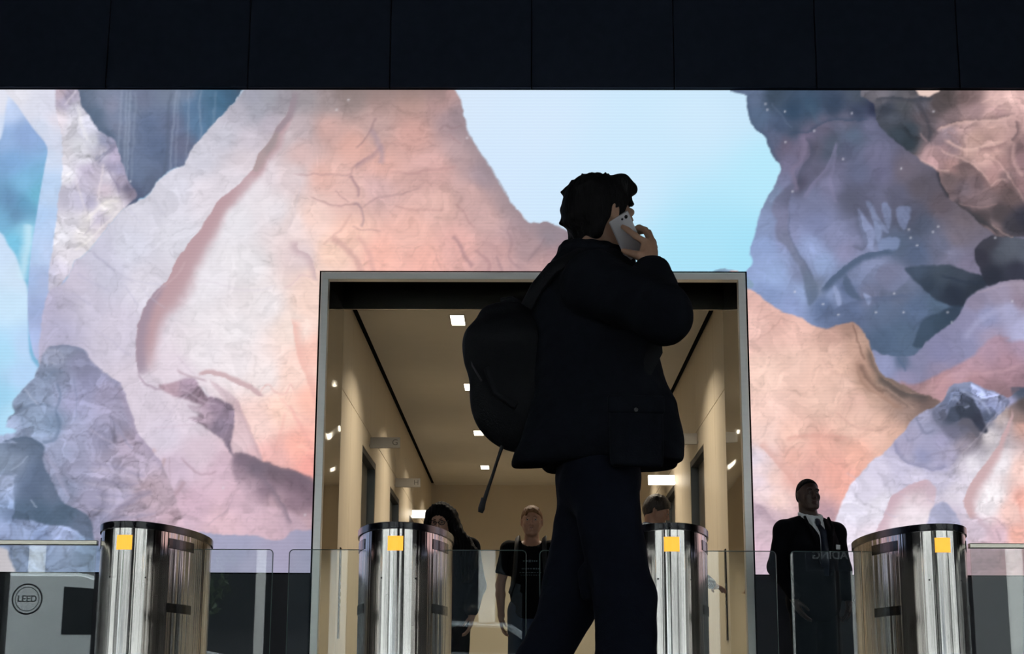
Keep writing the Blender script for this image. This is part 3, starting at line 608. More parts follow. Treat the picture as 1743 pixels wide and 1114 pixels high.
 [(1500,164,(120,116,126)),(1545,170,(96,92,98)),(1540,178,(72,76,84)),(1520,202,(80,86,100)),(1510,185,(60,66,80)),(1550,222,(60,70,82)),(1546,242,(58,70,82)),(1530,230,(66,78,92)),(1570,200,(96,88,96)),(1566,180,(94,92,104)),(1600,178,(92,82,84)),(1580,225,(90,84,92)),(1622,202,(126,106,108)),(1660,190,(150,122,122)),(1650,166,(120,98,96)),(1610,165,(84,74,74)),(1700,170,(206,166,156)),(1720,164,(226,182,170)),(1743,170,(222,176,166)),(1740,200,(200,158,150)),(1700,190,(190,150,146)),(1690,206,(200,160,150)),(1690,218,(217,172,158)),(1640,216,(194,156,150)),(1610,226,(160,138,146)),(1600,240,(146,124,132)),(1660,236,(212,168,152)),(1700,236,(206,162,150)),(1622,250,(150,124,128)),(1650,256,(208,166,152)),(1590,262,(186,148,146)),(1590,276,(196,152,150)),(1605,255,(176,140,142)),(1622,282,(186,142,134)),(1640,286,(116,96,96)),(1662,312,(110,92,96)),(1640,322,(112,98,106)),(1672,270,(206,162,150)),(1690,262,(202,158,146)),(1702,282,(182,140,134)),(1712,302,(126,102,102)),(1740,272,(146,114,116)),(1690,302,(170,130,124)),(1720,332,(108,90,90)),(1743,312,(150,116,116)),(1680,340,(132,110,112)),(1652,346,(122,102,106)),(1616,306,(120,102,104)),(1700,362,(78,70,74)),(1740,372,(60,60,74)),(1720,382,(68,66,76)),(1690,392,(128,108,110)),(1670,372,(80,72,76)),(1720,240,(190,150,142)),(1730,250,(120,96,98)),(1900,250,(170,135,130)),(1900,370,(70,66,74))], 1.2, True, tex=(0.05,0.13,0.05), r=7)
PK=(232,188,172); SH=(104,84,86)
fold([(1592,222),(1612,214),(1640,208),(1670,204),(1700,202),(1732,196)], SH, 9, 1, .5)
fold([(1592,222),(1612,213),(1640,207),(1670,203),(1700,201),(1732,195)], PK, 1, 8, .55)
fold([(1604,236),(1626,246),(1644,252),(1664,252),(1684,244),(1712,238)], PK, 3, 6, .6)
fold([(1610,224),(1630,236),(1646,250)], (150,118,116), 6, 3, .5)
fold([(1662,252),(1690,250),(1714,238)], (140,108,106), 1, 10, .5)
fold([(1566,268),(1580,278),(1600,288),(1618,288)], PK, 2, 5, .6)
fold([(1570,270),(1584,252),(1600,252),(1610,264)], (200,160,156), 4, 3, .5)
fold([(1598,256),(1614,262),(1640,270),(1660,282),(1674,296),(1688,312)], PK, 5, 2, .55)
fold([(1660,284),(1676,302),(1688,314),(1700,304),(1716,306)], PK, 2, 3, .55)
fold([(1616,286),(1634,278),(1648,276),(1668,292),(1690,318)], SH, 1, 14, .55)
fold([(1676,262),(1698,276),(1712,292),(1720,306)], PK, 3, 3, .5)
fold([(1712,294),(1726,312),(1738,330),(1743,345)], PK, 2, 3, .4)
fold([(1730,205),(1732,225),(1720,238)], (96,78,82), 8, 3, .6)
fold([(1728,240),(1722,262),(1730,288),(1743,300)], (214,170,160), 8, 4, .5)
fold([(1668,174),(1690,166),(1700,156)], PK, 2, 5, .6)
fold([(1684,178),(1700,184),(1720,186)], PK, 3, 3, .5)
fold([(1566,226),(1574,238),(1584,246)], (176,146,146), 3, 2, .7)
fold([(1560,170),(1574,196),(1582,226),(1580,246)], (64,64,74), 7, 5, .55)
fold([(1594,288),(1604,314),(1618,336)], (48,50,60), 2, 7, .75)
fold([(1620,340),(1644,356),(1660,370),(1680,384),(1700,404)], (52,54,62), 12, 2, .65)
fold([(1630,344),(1652,350),(1680,352),(1700,346)], (186,148,142), 3, 2, .5)
fold([(1684,380),(1700,392),(1716,402),(1728,404)], (186,158,150), 3, 2, .7)
fold([(1486,172),(1520,164),(1560,168),(1590,163)], (52,58,70), 1, 10, .6)
region([(1558,150),(1600,150),(1592,160),(1576,165),(1564,163)], [(1575,158,(232,200,184))], 1.4, True)
# --- lavender hill, right middle
region([(2080,440),(1780,472),(1742,474),(1722,478),(1706,480),(1690,486),(1666,496),(1648,508),(1640,522),(1632,540),(1620,550),(1596,568),(1576,586),(1556,604),(1530,606),(1500,604),(1484,596),(1484,640),(1540,680),(1620,700),(2080,700)],
 [(1700,500,(158,148,174)),(1740,492,(158,144,164)),(1735,512,(146,130,150)),(1662,515,(140,132,158)),(1680,540,(148,152,192)),(1720,530,(166,166,202)),(1740,560,(178,178,216)),(1650,545,(138,136,170)),(1640,582,(140,140,176)),(1600,602,(136,136,174)),(1510,620,(146,152,192)),(1536,615,(96,112,142)),(1560,612,(136,136,170)),(1600,632,(150,140,170)),(1540,642,(150,145,180)),(1690,575,(160,148,176)),(1900,550,(165,160,195))], 1.4, True, tex=(0.06,0.03,0.08), r=9)
fold([(1658,500),(1690,490),(1722,486),(1760,480)], (174,160,178), 6, 2, .4)
fold([(1640,580),(1660,552),(1690,532),(1730,516)], (172,172,208), 10, 10, .5)
fold([(1526,606),(1534,620),(1540,634)], (88,106,138), 6, 3, .7)
region([(2080,570),(1743,582),(1716,576),(1698,574),(1680,582),(1660,604),(1630,622),(1604,634),(1580,646),(1556,656),(1530,650),(1560,690),(1600,720),(2080,720)],
 [(1680,600,(172,142,162)),(1740,592,(166,142,166)),(1640,632,(188,148,160)),(1600,652,(188,142,146)),(1720,622,(176,138,152)),(1660,620,(182,146,160)),(1720,642,(168,130,140)),(1700,662,(140,110,116)),(1570,666,(182,142,140)),(1740,650,(150,118,128)),(1660,642,(172,130,136)),(1560,655,(166,130,140)),(1900,640,(150,120,130))], 4, True, tex=(0.08,0.04,0.1))
fold([(1600,644),(1640,636),(1690,636),(1743,620)], (202,160,166), 4, 6, .4)
fold([(1580,660),(1610,652),(1660,640)], (200,156,154), 3, 4, .4)
region([(1200,480),(1206,468),(1216,460),(1234,457),(1252,462),(1270,470),(1280,490),(1200,490)], [(1220,464,(120,150,176)),(1245,466,(140,165,195)),(1210,474,(104,134,160))], 1.5, True)
# --- orange hill beside the opening
region([(1240,480),(1270,490),(1286,496),(1304,514),(1330,530),(1360,540),(1386,555),(1406,560),(1430,552),(1452,550),(1466,560),(1479,580),(1486,606),(1496,630),(1512,645),(1540,655),(1562,670),(1582,676),(1602,690),(1600,720),(1560,820),(1420,1000),(1240,1000)],
 [(1290,510,(226,176,160)),(1280,560,(240,190,172)),(1330,545,(222,172,154)),(1350,562,(232,182,162)),(1420,572,(208,160,140)),(1444,562,(176,136,116)),(1456,590,(214,166,140)),(1472,580,(196,156,132)),(1480,600,(172,136,112)),(1464,622,(186,142,118)),(1480,640,(178,138,114)),(1472,652,(190,148,122)),(1500,652,(136,114,98)),(1500,640,(150,124,104)),(1530,672,(120,102,94)),(1516,686,(178,142,122)),(1490,676,(214,170,144)),(1552,692,(146,120,108)),(1572,682,(108,90,86)),(1540,702,(166,136,122)),(1350,620,(241,196,173)),(1440,655,(240,194,170)),(1470,705,(238,190,166)),(1500,745,(234,182,156)),(1425,600,(234,186,162)),(1300,640,(248,205,182)),(1400,622,(239,191,166)),(1440,622,(232,184,156)),(1400,682,(243,196,171)),(1300,700,(246,202,182)),(1460,682,(232,182,160)),(1450,722,(242,192,166)),(1500,722,(226,178,152)),(1350,740,(243,191,166)),(1400,762,(241,173,146)),(1460,772,(246,176,146)),(1520,740,(214,166,140)),(1350,782,(240,176,151)),(1420,802,(241,166,141)),(1380,812,(236,170,150)),(1440,822,(241,166,141)),(1300,742,(246,206,190)),(1345,812,(242,180,160)),
 (1285,782,(232,219,233)),(1300,842,(242,216,216)),(1292,820,(236,216,228)),(1322,852,(248,210,196)),(1292,872,(186,162,178)),(1302,892,(204,178,190)),(1290,950,(226,191,206)),(1300,970,(228,196,214)),(1312,882,(206,176,186)),(1318,812,(248,206,190)),(1300,800,(240,214,214)),(1400,880,(190,150,158)),(1410,950,(220,190,200))], 1.6, True, tex=(0.08,0.05,0.04))
fold([(1452,550),(1458,580),(1466,604),(1472,612)], (112,82,68), 3, 3, .8)
fold([(1455,612),(1468,650),(1484,668),(1510,682),(1540,702)], (160,122,100), 12, 3, .6)
fold([(1476,588),(1484,606),(1494,630),(1512,646),(1540,656)], (112,96,88), 2, 8, .55)
fold([(1494,640),(1520,658),(1552,672),(1582,678)], (84,78,78), 2, 14, .7)
fold([(1462,618),(1472,640),(1486,658),(1506,672)], (120,92,78), 10, 4, .6)
fold([(1478,596),(1486,622),(1500,644),(1520,660),(1550,676)], (96,82,76), 3, 12, .55)
fold([(1490,655),(1512,664),(1536,682),(1560,698)], (200,164,142), 4, 4, .5)
fold([(1500,660),(1524,676),(1548,692)], (104,84,76), 4, 5, .5)
fold([(1290,756),(1310,776),(1336,806),(1356,836)], (222,160,140), 18, 2, .55)
fold([(1336,746),(1370,742),(1410,740),(1450,745)], (220,154,132), 3, 10, .5)
fold([(1420,700),(1440,716),(1464,728),(1490,734)], (206,154,136), 4, 3, .55)
fold([(1490,734),(1510,726),(1540,716)], (190,148,130), 3, 8, .4)
fold([(1300,520),(1290,545),(1320,530)], (190,140,126), 2, 2, .5)
fold([(1330,534),(1322,552),(1300,572),(1285,580)], (198,146,130), 2, 2, .5)
fold([(1380,770),(1386,790),(1400,812),(1405,840)], (222,150,130), 3, 3, .4)
fold([(1398,610),(1410,630),(1440,640)], (216,166,146), 3, 3, .5)
fold([(1290,836),(1300,832),(1312,826)], (204,180,188), 2, 3, .5)
fold([(1284,858),(1300,866),(1318,884),(1330,900)], (174,148,162), 2, 14, .6)
fold([(1284,905),(1300,918),(1310,940),(1306,960)], (208,178,194), 3, 2, .5)
region([(1388,890),(1398,876),(1418,864),(1414,900),(1400,920)], [(1405,885,(188,150,158))], 2.5, True, tex=(.06,.03,.05))
# --- white mountain, lower right
region([(1606,684),(1616,662),(1630,652),(1650,651),(1670,660),(1690,667),(1718,676),(1736,664),(1760,660),(2080,660),(2080,1010),(1360,1010),(1398,940),(1414,905),(1426,872),(1440,840),(1452,820),(1482,790),(1510,764),(1532,740),(1560,708),(1586,694)],
 [(1620,668,(116,122,148)),(1604,690,(120,126,152)),(1600,705,(112,114,138)),(1616,712,(70,78,98)),(1640,662,(128,138,170)),(1630,680,(110,116,140)),(1632,700,(76,86,106)),(1624,686,(150,160,196)),(1650,702,(74,80,98)),(1666,722,(66,72,92)),(1656,690,(84,94,116)),(1672,682,(154,164,206)),(1660,668,(140,150,188)),(1700,690,(166,172,212)),(1690,702,(150,156,200)),(1680,706,(96,106,134)),(1722,686,(166,166,206)),(1740,668,(84,94,116)),(1740,688,(80,76,82)),(1660,744,(120,112,124)),(1640,722,(104,104,124)),(1620,735,(112,112,136)),(1572,710,(172,172,204)),(1582,730,(148,150,180)),(1556,742,(166,162,192)),(1602,750,(166,162,196)),(1540,762,(172,166,196)),(1572,776,(148,150,186)),(1602,792,(168,164,196)),(1580,760,(160,158,190)),(1640,762,(156,146,162)),(1620,780,(168,162,190)),
 (1530,792,(206,200,226)),(1500,802,(216,209,231)),(1480,832,(223,216,236)),(1560,812,(213,206,229)),(1450,872,(231,226,243)),(1440,912,(236,226,241)),(1500,862,(233,227,241)),(1480,922,(236,221,233)),(1600,812,(204,198,222)),(1640,792,(216,207,222)),(1460,960,(225,205,220)),
 (1700,712,(194,176,172)),(1682,742,(217,208,212)),(1652,790,(233,227,237)),(1712,702,(172,150,142)),(1743,722,(212,160,140)),(1630,842,(225,216,231)),(1622,882,(215,202,222)),(1702,790,(241,233,239)),(1690,842,(245,237,241)),(1680,862,(240,231,237)),(1740,800,(250,206,190)),(1743,852,(246,172,146)),(1722,872,(250,202,186)),(1730,912,(248,176,150)),(1702,912,(225,190,202)),(1660,902,(225,206,223)),(1650,942,(206,182,192)),(1702,952,(172,142,146)),(1730,962,(176,142,142)),(1900,800,(240,180,160))], 1.4, True, tex=(0.13,0.06,0.04), r=8)
# crumpled blue peak
fold([(1586,694),(1606,684),(1616,662),(1632,652),(1652,652)], (150,160,196), 1, 7, .5)
region([(1586,700),(1600,690),(1614,672),(1624,664),(1618,686),(1612,706),(1606,716),(1596,720),(1588,712)], [(1600,700,(112,116,140)),(1610,680,(104,110,134))], 2, True, tex=(.04,.08,.05))
region([(1586,704),(1600,692),(1616,672),(1628,662),(1648,660),(1664,672),(1660,684),(1640,688),(1622,694),(1612,712),(1600,716)], [(1600,702,(104,108,132)),(1616,684,(84,92,116)),(1640,670,(120,130,162)),(1650,680,(92,102,130))], 1.6, True, tex=(.08,.45,.08))
region([(1650,656),(1672,664),(1700,672),(1720,680),(1712,696),(1694,712),(1680,720),(1668,700)], [(1670,676,(150,160,200)),(1690,690,(132,140,180)),(1700,680,(166,172,210)),(1682,708,(90,100,126))], 1.6, True, tex=(.08,.4,.08))
region([(1612,712),(1622,694),(1640,690),(1656,682),(1668,700),(1676,720),(1682,736),(1668,734),(1656,716),(1640,712),(1624,720)], [(1620,710,(72,80,100)),(1640,700,(66,74,92)),(1664,720,(60,64,82))], 2, True, tex=(.06,.14,.06))
region([(1646,712),(1660,722),(1672,738),(1666,746),(1650,730),(1630,724)], [(1650,725,(96,94,108))], 3, True, alpha=.8)
for a in ([(1618,682),(1626,676),(1634,686)], [(1640,694),(1650,690)], [(1664,676),(1676,690),(1688,706)], [(1636,662),(1652,672),(1664,680)]):
    fold(a, (176,186,220), 4, 4, .7)
fold([(1676,690),(1690,684),(1710,680),(1722,684)], (112,116,150), 3, 2, .6)
fold([(1560,706),(1566,724),(1576,738),(1592,730)], (110,114,142), 3, 4, .6)
fold([(1540,736),(1546,752),(1560,746),(1572,734)], (128,130,160), 4, 3, .5)
fold([(1520,746),(1526,770),(1544,788),(1570,796),(1596,800),(1612,794)], (134,134,168), 10, 2, .6)
fold([(1572,778),(1596,770),(1630,768),(1648,756)], (130,126,150), 3, 3, .45)
fold([(1720,662),(1743,660),(1780,664)], (70,80,100), 3, 26, .6)
region([(1722,690),(1760,676),(1800,690),(1760,720),(1720,716)], [(1740,690,(86,76,76)),(1730,705,(150,124,116))], 4, True, alpha=.8)
# cone edge and its fold
fold([(1716,688),(1690,712),(1668,742),(1640,772),(1618,796),(1604,828)], (196,188,200), 3, 2, .5)
F = [(1722,694),(1720,716),(1706,744),(1700,760),(1682,784),(1664,808),(1646,838),(1642,858),(1650,878),(1668,884)]
fold(F, (204,166,166), (4,8,14,24,30,26,10), 1.6, .9, core=.3)
fold([(1650,876),(1668,884),(1690,884),(1704,892),(1714,900)], (178,146,156), 3, 3, .6)
fold([(1664,884),(1680,900),(1694,920)], (200,172,184), 8, 8, .5)
fold([(1730,840),(1738,870),(1743,890)], (226,146,124), 2, 5, .5)
# pink dome
region([(1470,945),(1488,912),(1504,882),(1514,852),(1534,832),(1560,822),(1580,817),(1594,834),(1592,858),(1584,880),(1576,912),(1560,945)], [(1500,905,(222,194,204)),(1520,850,(212,182,192)),(1560,828,(214,186,196)),(1585,830,(206,180,194)),(1550,870,(240,226,234)),(1570,890,(240,228,236)),(1530,900,(240,224,232)),(1560,845,(228,208,216))], 1.6, True, tex=(.06,.04,.05))
fold([(1484,918),(1504,882),(1514,852),(1534,832),(1560,822),(1582,817)], (200,166,178), 1, 22, .6)
region([(1572,912),(1578,890),(1588,864),(1600,856),(1614,860),(1626,874),(1640,906),(1640,930),(1570,930)], [(1590,885,(184,184,214)),(1610,870,(172,174,206)),(1605,900,(172,174,206)),(1630,900,(190,186,214))], 2, True, tex=(.08,.08,.05))
for i in range(26):
    x0 = 1440 + rnd.random() * 170; y0 = 800 + rnd.random() * 130; L = 14 + rnd.random() * 26
    fold([(x0, y0), (x0 + L * .6, y0 + L * .35), (x0 + L, y0 + L * .3 * (1 if i % 2 else 2))], (196,190,216), 2, 3, .3)
region([(1640,940),(1680,925),(1700,945),(1760,930),(1800,985),(1640,985)], [(1680,950,(168,140,146)),(1730,955,(178,140,140))], 4, True, tex=(.1,.06,.1), alpha=.9)
# --- bright specks
for (x, y) in ((1303,177),(1306,187),(1336,190),(1386,223),(1450,193),(1337,242),(1349,326),(1435,271),(1547,391),(1588,395),(1597,386),(1561,418),(1550,405),(1694,405),(1522,500),(1538,532),(1491,532),(1613,532),(1620,549),(1723,513),(1353,497),(1401,518),(1427,536),(1534,287),(1589,190),(222,309),(795,235),(573,187),(593,170),(380,831),(519,877)):
    d = np.exp(-((X - x) ** 2 + (Y - y) ** 2) / 3.0)[..., None] * .75
    img[:] = img * (1 - d) + np.array((225, 225, 235.0)) * d
'''

# ================================================================ the room
YW = 12.30                                    # plane of the video wall
SX0, SX1, SZ0, SZ1 = -5.75, 5.75, 1.172, 5.078  # the video wall
PX_L, PX_R, PZ = -1.630, 1.724, 3.535         # opening for the elevator lobby (outer edge of its steel trim)
CL, CR, CZ, YP, YB = -1.580, 1.685, 3.645, 13.40, 26.6   # corridor walls, ceiling, back of the portal, end wall
YG = -4.6                                     # street glazing behind the camera
LX = 14.0                                     # half width of the lobby

floor = bx('floor', (-LX, YG - .2, -.12), (LX, YB + .2, 0), M_floor)
tag(floor, kind='structure')
ceiling = bx('ceiling', (-LX, YG - .2, 6.6), (LX, YW + .1, 6.75), M_ceil)
tag(ceiling, kind='structure')
wl = bx('wall_left', (-LX - .2, 6.0, 0), (-LX, YW + .3, 6.6), M_side)
tag(wl, kind='structure')
wr = bx('wall_right', (LX, 6.0, 0), (LX + .2, YW + .3, 6.6), M_side)
tag(wr, kind='structure')
# wall behind: backing with panels above and below the video wall
bm = bmesh.new()
box(bm, (-LX, YW + .06, 0), (PX_L - .012, YW + .3, 6.6))
box(bm, (PX_R + .012, YW + .06, 0), (LX, YW + .3, 6.6))
box(bm, (PX_L - .012, YW + .06, PZ + .012), (PX_R + .012, YW + .3, 6.6))
wb = obj('wall_back', bm, M_gap)
tag(wb, kind='structure')
x = -3.441 - 1.1585 * 4
while x < LX:
    a, b = max(x, -LX), min(x + 1.1585, LX)
    if b - a > .05:
        bx('panel', (a + .004, YW - .03, SZ1 + .012), (b - .004, YW + .06, 6.6), M_dark, wb, .003, 1)
    x += 1.1585
for (a, b) in ((-LX, PX_L - .012), (PX_R + .012, LX)):
    n = 4
    for k in range(n):
        c0 = a + (b - a) * k / n
        c1 = a + (b - a) * (k + 1) / n
        bx('panel', (c0 + .004, YW - .01, .02), (c1 - .004, YW + .06, SZ0 - .012), M_under, wb, .003, 1)

# ---------------------------------------------------------------- the video wall: a lit screen showing a picture of paper mountains
PIC = paint_picture()
def srgb2lin(c):
    return np.where(c <= .04045, c / 12.92, ((c + .055) / 1.055) ** 2.4)
PIC_LIN = srgb2lin(PIC)
def sample_pic(px, py):
    fx = np.clip((px - PX0) / PST, 0, PIC.shape[1] - 1.001)
    fy = np.clip((py - PY0) / PST, 0, PIC.shape[0] - 1.001)
    ix = fx.astype(int); iy = fy.astype(int)
    tx = (fx - ix)[:, None]; ty = (fy - iy)[:, None]
    P = PIC_LIN
    return (P[iy, ix] * (1 - tx) + P[iy, ix + 1] * tx) * (1 - ty) + (P[iy + 1, ix] * (1 - tx) + P[iy + 1, ix + 1] * tx) * ty
def make_screen():
    st = 0.0085
    xs = np.unique(np.concatenate([np.arange(SX0, PX_L - .014, st), [PX_L - .014], np.arange(PX_L - .014 + st, PX_R + .014, st), [PX_R + .014], np.arange(PX_R + .014 + st, SX1, st), [SX1]]))
    zs = np.unique(np.concatenate([np.arange(SZ0, PZ + .014, st), [PZ + .014], np.arange(PZ + .014 + st, SZ1, st), [SZ1]]))
    X, Z = np.meshgrid(xs, zs)
    nz, nx = X.shape
    v = np.stack([X.ravel(), np.full(X.size, YW), Z.ravel()], -1)
    idx = np.arange(X.size).reshape(nz, nx)
    a = idx[:-1, :-1]; b = idx[:-1, 1:]; c = idx[1:, 1:]; d = idx[1:, :-1]
    cx = (xs[:-1] + xs[1:]) / 2; cz = (zs[:-1] + zs[1:]) / 2
    CX, CZ_ = np.meshgrid(cx, cz)
    keep = ~((CX > PX_L - .014) & (CX < PX_R + .014) & (CZ_ < PZ + .014))
    q = np.stack([a[keep], b[keep], c[keep], d[keep]], -1)
    used = np.zeros(len(v), bool); used[q.ravel()] = True
    rm = np.cumsum(used) - 1
    v = v[used]; q = rm[q]
    me = bpy.data.meshes.new('video_wall')
    me.vertices.add(len(v)); me.vertices.foreach_set('co', v.astype(np.float32).ravel())
    me.loops.add(q.size); me.loops.foreach_set('vertex_index', q.astype(np.int32).ravel())
    me.polygons.add(len(q)); me.polygons.foreach_set('loop_start', np.arange(0, q.size, 4, dtype=np.int32))
    me.update()
    px, py = px_of(v[:, 0], v[:, 1], v[:, 2])
    col = sample_pic(px, py)
    at = me.color_attributes.new('picture', 'FLOAT_COLOR', 'POINT')
    at.data.foreach_set('color', np.concatenate([col, np.ones((len(col), 1))], 1).astype(np.float32).ravel())
    m = bpy.data.materials.new('video_wall_picture')
    m.use_nodes = True
    nt = m.node_tree
    bs = nt.nodes['Principled BSDF']
    bs.inputs['Base Color'].default_value = (.01, .01, .01, 1)
    bs.inputs['Roughness'].default_value = .6
    bs.inputs['Specular IOR Level'].default_value = .2
    ca = nt.nodes.new('ShaderNodeVertexColor'); ca.layer_name = 'picture'
    # the rows of light emitting diodes
    tc = nt.nodes.new('ShaderNodeTexCoord')
    sp = nt.nodes.new('ShaderNodeSeparateXYZ')
    ml = nt.nodes.new('ShaderNodeMath'); ml.operation = 'MULTIPLY'; ml.inputs[1].default_value = 2 * pi / .026
    sn = nt.nodes.new('ShaderNodeMath'); sn.operation = 'SINE'
    ma = nt.nodes.new('ShaderNodeMath'); ma.operation = 'MULTIPLY_ADD'; ma.inputs[1].default_value = .022; ma.inputs[2].default_value = SCREEN_STRENGTH
    nt.links.new(tc.outputs['Object'], sp.inputs[0])
    nt.links.new(sp.outputs['Z'], ml.inputs[0]); nt.links.new(ml.outputs[0], sn.inputs[0]); nt.links.new(sn.outputs[0], ma.inputs[0])
    nt.links.new(ca.outputs[0], bs.inputs['Emission Color'])
    nt.links.new(ma.outputs[0], bs.inputs['Emission Strength'])
    m.cycles.emission_sampling = 'NONE'
    o = link('video_wall', me, m)
    tag(o, 'huge lit video wall picturing crumpled paper mountains under a pale blue sky', 'screen')
    bm = bmesh.new()
    for lo, hi in (((SX0, YW + .003, SZ0), (PX_L - .014, YW + .05, SZ1)), ((PX_R + .014, YW + .003, SZ0), (SX1, YW + .05, SZ1)), ((PX_L - .014, YW + .003, PZ + .014), (PX_R + .014, YW + .05, SZ1))):
        box(bm, lo, hi)
    obj('screen_housing', bm, M_gap, o)
make_screen()

# ---------------------------------------------------------------- steel portal of the elevator lobby
t1 = empty('trim_1', (0, YW, 0))
tag(t1, kind='structure')
W = .058
def tpart(name, lo, hi, m, bevel=.002):
    o = bx(name, (lo[0], lo[1] - YW, lo[2]), (hi[0], hi[1] - YW, hi[2]), m, t1, bevel, 1)
    return o
tpart('shadow_gap', (PX_L - .016, YW - .004, 0), (PX_L, YW + .05, PZ + .016), M_gap, 0)
tpart('shadow_gap', (PX_R, YW - .004, 0), (PX_R + .016, YW + .05, PZ + .016), M_gap, 0)
tpart('shadow_gap', (PX_L, YW - .004, PZ), (PX_R, YW + .05, PZ + .016), M_gap, 0)
tpart('frame_post', (PX_L, YW - .03, 0), (PX_L + W, YW + .06, PZ - W), M_trim)
tpart('frame_post', (PX_R - W, YW - .03, 0), (PX_R, YW + .06, PZ - W), M_trim)
tpart('frame_head', (PX_L, YW - .03, PZ - W), (PX_R, YW + .06, PZ), M_trim)
tpart('lining_panel', (CL - .1, YW + .06, 0), (CL + .006, YP, 3.495), M_mirror, 0)
tpart('lining_panel', (CR - .006, YW + .06, 0), (CR + .1, YP, 3.495), M_mirror, 0)
tpart('header_panel', (CL - .1, YP - .03, 3.497), (CR + .1, YP, 3.80), M_soffit, 0)
tpart('shadow_box', (CL - .1, YW + .06, 3.497), (CL - .004, YP - .03, 3.80), M_gap, 0)
tpart('shadow_box', (CR + .004, YW + .06, 3.497), (CR + .1, YP - .03, 3.80), M_gap, 0)
tpart('shadow_box', (CL - .1, YW + .06, 3.80), (CR + .1, YP, 3.86), M_gap, 0)

# ---------------------------------------------------------------- elevator lobby
bm = bmesh.new()
box(bm, (CL + .05, YP, CZ), (CR - .05, YB, CZ + .1))
cc = obj('ceiling', bm, M_cceil)
tag(cc, kind='structure')
bx('shadow_gap', (CL - .1, YP, CZ + .03), (CL + .05, YB, CZ + .1), M_gap, cc)
bx('shadow_gap', (CR - .05, YP, CZ + .03), (CR + .1, YB, CZ + .1), M_gap, cc)
cb = bx('wall_end', (CL - .1, YB, 0), (CR + .1, YB + .2, CZ + .1), M_cback)
tag(cb, kind='structure')
DOORS_L = [(15.28, 16.66), (18.5, 19.84), (21.62, 22.96)]
DOORS_R = [(15.16, 16.44), (18.24, 19.5), (21.4, 22.66)]
DH, JZ = 2.61, 2.82
def lobby_wall(name, xw, s, doors):
    """s = +1: wall on the right, room on its -x side"""
    th = .03
    def X(d):                 # distance d behind the wall face
        return xw + s * d
    bm = bmesh.new()
    ys = [YP] + [y for d in doors for y in d] + [YB]
    for i in range(0, len(ys), 2):
        lo = (min(X(th), X(.45)), ys[i], 0); hi = (max(X(th), X(.45)), ys[i + 1], CZ + .1)
        box(bm, lo, hi)
    for (a, b) in doors:
        box(bm, (min(X(th), X(.45)), a, DH), (max(X(th), X(.45)), b, CZ + .1))
    w = obj(name, bm, M_gap)
    tag(w, kind='structure')
    cuts = [YP, 14.22] + [y for d in doors for y in d] + [YB]
    # panels of the lower course
    segs = [(YP, 14.22), (14.22, doors[0][0])]
    for i, d in enumerate(doors):
        e = doors[i + 1][0] if i + 1 < len(doors) else YB
        m_ = (d[1] + e) / 2
        segs += [(d[1], m_), (m_, e)]
    g = .0035
    for (a, b) in segs:
        bx('panel', (min(X(0), X(th)), a + g, .02), (max(X(0), X(th)), b - g, JZ - g), M_veneer, w, .002, 1)
    for (a, b) in doors:
        bx('panel', (min(X(0), X(th)), a - g, DH), (max(X(0), X(th)), b + g, JZ - g), M_veneer, w, .002, 1)
    up = [YP, 14.22] + [y for d in doors for y in ((d[0] + d[1]) / 2, d[1] + .9)]
    up = sorted(u for u in up if u < YB - .3) + [YB]
    for a, b in zip(up[:-1], up[1:]):
        bx('panel', (min(X(0), X(th)), a + g, JZ + g), (max(X(0), X(th)), b - g, CZ + .02), M_veneer, w, .002, 1)
    return w
lwl = lobby_wall('wall_left', CL, -1, DOORS_L)
lwr = lobby_wall('wall_right', CR, 1, DOORS_R)
def elevator(k, xw, s, a, b, side):
    """elevator entrance set back into the veneer wall: lining, two sliding leaves with a dark meeting line"""
    d = empty('door_%d' % k, (xw, (a + b) / 2, 0))
    tag(d, kind='structure')
    hw = (b - a) / 2
    def pb(name, x0, x1, y0, y1, z0, z1, m, bev=.002):
        bx(name, (min(s * x0, s * x1), y0, z0), (max(s * x0, s * x1), y1, z1), m, d, bev, 1)
    pb('jamb', .005, .16, -hw, -hw + .02, 0, DH, M_elev)
    pb('jamb', .005, .16, hw - .02, hw, 0, DH, M_elev)
    pb('head', .005, .16, -hw + .02, hw - .02, DH - .06, DH, M_elevdark)
    pb('leaf', .075, .11, -hw + .02, -.012, .02, DH - .06, M_elev)
    pb('leaf', .075, .11, .012, hw - .10, .02, DH - .06, M_elev)
    pb('shadow_gap', .10, .15, -.02, hw - .02, .02, DH - .06, M_gap)
    return d
k = 1
for (a, b) in DOORS_L:
    elevator(k, CL, -1, a, b, 'left'); k += 1
for (a, b) in DOORS_R:
    elevator(k, CR, 1, a, b, 'right'); k += 1

# flag signs beside the elevators
def flag_sign(xw, s, y, letter, lit, label, z0=2.675):
    """s = -1: hangs from the left wall and points to +x"""
    root = empty('elevator_sign', (xw, y, z0))
    tag(root, label, 'sign', 'flag signs beside the elevators')
    w, h = .30, .108
    d = 1 if s < 0 else -1
    x0, x1 = (0.008, .008 + w) if d > 0 else (-.008 - w, -.008)
    bx('sign_box', (x0, -.018, 0), (x1, .018, h), M_signlit if lit else M_signgrey, root, .004, 2)
    bx('bracket', (min(-d * .06, d * .02), -.012, .012), (max(-d * .06, d * .02), .012, .034), M_signlit if lit else M_signgrey, root, .002, 1)
    if letter:
        lx = x1 - .05 if d > 0 else x0 + .06
        text('letter', letter, .085, (lx, -.0185, h / 2), (pi / 2, 0, 0), M_letterlit if lit else M_letter, root, .001)
    return root
flag_sign(CL, -1, 15.95, 'G', False, 'unlit grey flag sign with a letter, nearest on the left corridor wall')
flag_sign(CL, -1, 19.12, 'H', False, 'unlit grey flag sign with the letter H on the left corridor wall')
flag_sign(CL, -1, 22.0, '', True, 'glowing white flag sign beside the long-haired head, left corridor wall', 2.61)
